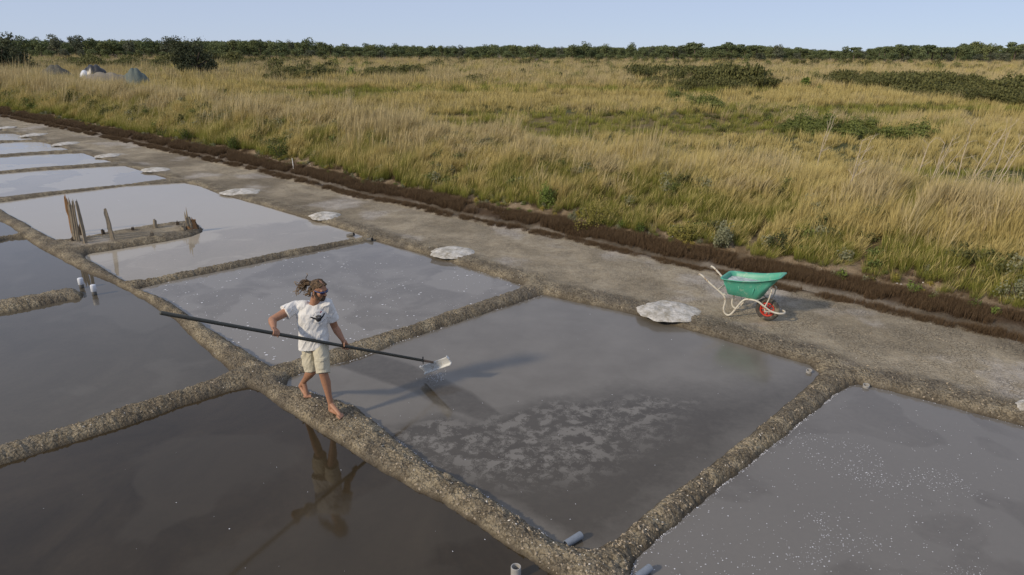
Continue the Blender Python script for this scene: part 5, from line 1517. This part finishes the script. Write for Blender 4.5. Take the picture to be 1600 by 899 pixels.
# beard and hair
bd_ = [ellipsoid(H(0, .066, -.098), (.040, .036, .032), HB), capsule(H(-.022, .092, -.052), H(.022, .092, -.052), .0085, .0085, 8)]
for s in (-1, 1):
    bd_.append(capsule(H(s*.064, .010, -.046), H(s*.048, .040, -.082), .017, .022, 10)); bd_.append(capsule(H(s*.048, .040, -.082), H(s*.018, .070, -.104), .023, .024, 10)); bd_.append(capsule(H(s*.072, .008, -.012), H(s*.066, .012, -.05), .008, .014, 8))
    bd_.append(capsule(H(s*.024, .091, -.054), H(s*.032, .078, -.088), .008, .012, 8))
obj('beard', fused('beard', shift(bd_), M_BEARD, .0045, 1, lambda co: (fbm(co[:, 0]*160+co[:, 2]*90, co[:, 1]*160, 5, 3)-.5)*.012), MAN)
tie = H(0, -.128, .012)
hp = [ellipsoid(H(0, -.018, .040), (.078, .094, .074), HB), ellipsoid(H(0, -.052, .000), (.073, .058, .076), HB), capsule(H(0, -.09, .01), tie, .045, .024, 12)]
g = np.random.default_rng(17)
for i in range(64):
    a = g.uniform(-1, 1)*1.45; s0 = math.sin(a)*.074; f0 = .070*math.cos(a)**.6*g.uniform(.2, 1.12) if math.cos(a) > 0 else 0; u0 = .075*math.cos(a)**.5+.012
    if abs(a) > 1.1: f0 = g.uniform(-.03, .035)
    A_ = H(s0, f0, u0*g.uniform(.9, 1.05)); M_ = H(s0*.95, -.045, .060+.055*math.cos(a)-g.uniform(0, .035)*abs(a))
    hp.append(sweep(spline([A_, M_, tie+g.normal(0, .010, 3)], 4), [.006, .0075, .008, .008, .008, .008, .0075, .007, .007][:9], 7))
for i in range(22):
    a = g.uniform(.2, 1) * (1 if i % 2 else -1); p0 = H(a*.060, g.uniform(-.06, .03), .085); p1 = H(math.copysign(.084, a), g.uniform(-.08, .0), .01); p2 = H(math.copysign(.078, a)+g.normal(0, .006), g.uniform(-.11, -.05), -.05-g.uniform(0, .05)); p3 = p2+np.array([-.05, .01, -.02])*g.uniform(.2, 1.2)
    hp.append(sweep(spline([p0, p1, p2, p3], 4), .0058, 7))
hair = obj('hair', fused('hair', shift(hp), M_HAIR, .0045, 0, lambda co: (fbm(co[:, 0]*90, co[:, 1]*90+co[:, 2]*60, 8, 3)-.5)*.005), MAN)
tl_, tt_ = [], []
wind = unit([-1.0, .15, .05])
for i in range(46):
    L_ = g.uniform(.10, .25); d0 = unit(-Fh*.5+wind*.8+np.array([0, 0, -.15])+g.normal(0, .26, 3)); d1 = unit(d0*.35+wind*.35+np.array([0, 0, -.85])+g.normal(0, .30, 3))
    p0 = tie+g.normal(0, .008, 3); p1 = p0+d0*L_*.45; p2 = p1+d1*L_*.45; p3 = p2+unit(d1+g.normal(0, .5, 3))*L_*.28
    sp = spline([p0, p1, p2, p3], 4); r_ = [.0062*(1-.45*k/len(sp)) for k in range(len(sp))]; cut = 8
    tl_.append(sweep(sp[:cut+1], r_[:cut+1], 6)); tt_.append(sweep(sp[cut:], r_[cut:], 6))
pt = obj('ponytail', mesh_of('ponytail', shift(tl_), M_HAIR), hair); 
obj('lock_tips', mesh_of('lock_tips', shift(tt_), M_TIPS), hair)
obj('hair_band', mesh_of('hair_band', shift([ellipsoid(tie-Fh*.004, (.027, .017, .030), HB, 14, 8)]), M_BAND), hair)

# T-shirt
hemc = np3(atY(491, 541, 7.84)); sh = []
st_ = [(hemc-upv*.002, .190, .152), (hemc+upv*.09, .186, .148), (pel+(chest-pel)*.62, .172, .132), (chest-upv*.01, .188, .130), (chest+upv*.055, .192, .120), (chest+upv*.105, .150, .095), (neck0+upv*.012, .088, .078)]
sh.append(loft([(c_, side*a_, front*b_) for c_, a_, b_ in st_], 36))
for s_, e_, fl in ((sR, eR, .46), (sL, eL, .60)):
    q = s_+(e_-s_)*fl; d = unit(q-s_)
    sh.append(capsule(chest+upv*.06+(s_-chest)*.5, s_+upv*.004, .082, .072, 18))
    A_ = unit(np.cross(d, front)); B_ = unit(np.cross(A_, d)); sh.append(capsule(s_, s_+(q-s_)*.72, .076, .072, 18)); sh.append(loft([(s_-d*.05, A_*.072, B_*.072), (s_+d*.04, A_*.084, B_*.080), (q, A_*.094, B_*.082)], 24))
def folds(co):
    w = fbm(co[:, 0]*9+co[:, 2]*7, co[:, 2]*5-co[:, 0]*3+co[:, 1]*4, 31, 3)-.5
    w2 = np.abs(fbm(co[:, 0]*16-co[:, 2]*10, co[:, 2]*6+co[:, 0]*5, 37, 2)-.5)
    return w*.026-w2*.026+.003
ms_ = fused('t_shirt', shift(sh), M_SHIRT, .0060, 3, folds)
shirt = obj('t_shirt', ms_, MAN)
nk = [sweep([neck0+upv*.010+side*math.cos(a)*.082+front*math.sin(a)*.074-upv*.020*max(0, math.sin(a)) for a in np.linspace(0, 2*PI, 30)], .0070, 8, caps=False)]
obj('collar', mesh_of('collar', shift(nk), M_SHIRT), shirt)
# printed hand sign and lettering on the chest
bvh = BVHTree.FromPolygons([v.co for v in ms_.vertices], [tuple(q.vertices) for q in ms_.polygons])
pc = np3(atY(496.5, 497.5, 7.70))-MO; pr = unit(-side*1.0); pu = unit(np.cross(front, pr)); pu = pu if pu[2] > 0 else -pu
def decal(name, polys, mat, cuts=3, parent=None):
    bm = bmesh.new()
    for poly in polys:
        vs = [bm.verts.new((x, y, 0)) for x, y in poly]
        try: bm.faces.new(vs)
        except ValueError: pass
    bmesh.ops.triangulate(bm, faces=bm.faces[:])
    if cuts: bmesh.ops.subdivide_edges(bm, edges=[e for e in bm.edges if e.calc_length() > .006], cuts=cuts, use_grid_fill=True); bmesh.ops.triangulate(bm, faces=bm.faces[:])
    for v in bm.verts:
        o_ = Vector(pc+pr*v.co.x+pu*v.co.y+front*.4); hit = bvh.ray_cast(o_, Vector(-front), 1.0)
        v.co = (hit[0] if hit[0] is not None else Vector(pc+pr*v.co.x+pu*v.co.y))+Vector(front)*.0055
    bmesh.ops.recalc_face_normals(bm, faces=bm.faces[:])
    me = bpy.data.meshes.new(name); bm.to_mesh(me); bm.free(); me.materials.append(mat); return obj(name, me, parent or shirt)
def thick(pts, w0, w1):
    P_ = [np.array(q_, float) for q_ in pts]; Lf, Rt_ = [], []
    for i, q_ in enumerate(P_):
        d = P_[min(i+1, len(P_)-1)]-P_[max(i-1, 0)]; d /= np.linalg.norm(d); n_ = np.array([-d[1], d[0]]); w = w0+(w1-w0)*i/(len(P_)-1)
        Lf.append(q_+n_*w); Rt_.append(q_-n_*w)
    return [tuple(q_) for q_ in Lf+Rt_[::-1]]
hand_ = [[(-.030, -.012), (-.024, -.034), (-.010, -.048), (.012, -.050), (.030, -.040), (.038, -.020), (.036, -.004), (-.026, .000)],
         thick([(-.024, -.014), (-.050, .000), (-.068, .012), (-.084, .014)], .012, .006), thick([(.032, -.012), (.052, .006), (.064, .020), (.072, .034)], .011, .006)]
for k_, x in enumerate((-.018, -.002, .014, .029)): hand_.append(thick([(x, .003), (x+.002, .018+(.006 if k_ in (1, 2) else 0)), (x+.004, .028+(.006 if k_ in (1, 2) else 0))], .0066, .0055))
decal('printed_hand', hand_, M_INK, 2)
def letters(word, rad, a0, a1, size, flip, mat, name):
    polys_me = []
    for i, ch in enumerate(word):
        if ch == ' ': continue
        a = R(a0+(a1-a0)*i/max(1, len(word)-1))
        cu = bpy.data.curves.new('glyph', 'FONT'); cu.body = ch; cu.size = size; cu.align_x = 'CENTER'; cu.align_y = 'CENTER'
        to = bpy.data.objects.new('glyph', cu); COL.objects.link(to); dg = bpy.context.evaluated_depsgraph_get(); dg.update()
        m_ = bpy.data.meshes.new_from_object(to.evaluated_get(dg)); bpy.data.objects.remove(to)
        cx, cy = math.sin(a)*rad, math.cos(a)*rad; rot = -a+(PI if flip else 0); co = [((v.co.x*math.cos(rot)-v.co.y*math.sin(rot))+cx, (v.co.x*math.sin(rot)+v.co.y*math.cos(rot))+cy) for v in m_.vertices]
        for q_ in m_.polygons: polys_me.append([co[k2] for k2 in q_.vertices])
        bpy.data.meshes.remove(m_)
    decal(name, polys_me, mat, 0)
letters('ALOHA', .066, -52, 26, .026, False, M_INKG, 'printed_word')
marks = []
gk = np.random.default_rng(4)
for i in range(10):                                 # the lower line of print is too worn to read: faint strokes only
    if i == 3: continue
    a = R(240-118*i/9); cx, cy = math.sin(a)*.076, math.cos(a)*.076; tx_, ty_ = -math.cos(a), math.sin(a); nx_, ny_ = math.sin(a), math.cos(a)
    marks.append(thick([(cx-nx_*.007+tx_*.003, cy-ny_*.007+ty_*.003), (cx+nx_*.007-tx_*gk.uniform(0, .005), cy+ny_*.007-ty_*gk.uniform(0, .005))], .0016, .0014))
    marks.append(thick([(cx-nx_*.001*k_-tx_*.003, cy-ny_*.001*k_-ty_*.003) for k_ in (0, 1)]+[(cx+tx_*.004, cy+ty_*.004)], .0014, .0012))
decal('printed_strokes', marks, M_INKG, 0)
hx, hy = .036, .060
decal('printed_heart', [[(hx, hy-.010), (hx+.010, hy+.001), (hx+.009, hy+.008), (hx+.004, hy+.009), (hx, hy+.005), (hx-.004, hy+.009), (hx-.009, hy+.008), (hx-.010, hy+.001)]], M_INKR, 0)

# shorts
so = []
so.append(loft([(pel-upv*.075, pside*.125, pfront*.105), (pel-upv*.02, pside*.162, pfront*.124), (pel+upv*.055, pside*.152, pfront*.108)], 30))
for h_, k_, rr_, off in ((hipL, kneeF, .104, .01), (hipR, kneeR, .098, -.01)):
    e_ = h_+(k_-h_)*(1.0 if h_ is hipL else .97); d = unit(e_-h_); A_ = unit(pside-d*np.dot(pside, d)); B_ = unit(np.cross(d, A_))
    so.append(loft([(h_-d*.03, A_*.092, B_*.100), (h_+(e_-h_)*.35, A_*.094, B_*.102), (h_+(e_-h_)*.8, A_*.082, B_*.088), (e_, A_*.078, B_*.084)], 26))
mso = fused('shorts', shift(so), M_SHORT, .0060, 3, lambda co: folds(co+3.3)*.9)
shorts = obj('shorts', mso, MAN)
bv2 = BVHTree.FromPolygons([v.co for v in mso.vertices], [tuple(q.vertices) for q in mso.polygons])
# cargo pocket on the outer side of the leading leg and one on the trailing leg
for h_, k_, sgn in ((hipL, kneeF, 1), (hipR, kneeR, -1)):
    d = unit(k_-h_); outw = unit(-pside*sgn*.35+pfront*.9) if sgn > 0 else unit(-pside*sgn*.9+pfront*.4)
    c_ = h_+(k_-h_)*.62; ax = unit(np.cross(d, outw))
    def patch(nm, ca, hw, hh, th):
        V = []; m_ = 9
        for j in range(m_):
            for i in range(m_):
                q = ca+ax*hw*(i/(m_-1)*2-1)+d*hh*(j/(m_-1)*2-1)-MO; hit = bv2.ray_cast(Vector(q+outw*.3), Vector(-outw), .6)
                e = 0 if (i in (0, m_-1) or j in (0, m_-1)) else th
                V.append(np3(hit[0] if hit[0] is not None else q)+outw*(e-.001))
        F = [(j*m_+i, j*m_+i+1, (j+1)*m_+i+1, (j+1)*m_+i) for j in range(m_-1) for i in range(m_-1)]
        return obj(nm, np_mesh(nm, np.array(V), [np.array(F)], M_SHORT, True), shorts)
    patch('pocket', c_, .058, .070, .010); patch('pocket_flap', c_-d*.062, .063, .024, .017)
    e_ = h_+(k_-h_)*(1.0 if sgn > 0 else .97); dd = unit(e_-h_); A_ = unit(pside-dd*np.dot(pside, dd)); B_ = unit(np.cross(dd, A_))
    obj('hem', mesh_of('hem', shift([sweep([e_-dd*.010+A_*math.cos(q)*.079+B_*math.sin(q)*.085 for q in np.linspace(0, 2*PI, 26)], .0055, 6, caps=False, ell=(dd, 2.2))]), M_SHORT), shorts)
ct = pel+upv*.045+pside*.15+pfront*.05
obj('tie_cord', mesh_of('tie_cord', shift([sweep(spline([ct, ct+np.array([-.015, -.01, -.04]), ct+np.array([-.01, -.01, -.085])], 4), .005, 6)]), M_SHORT), shorts)
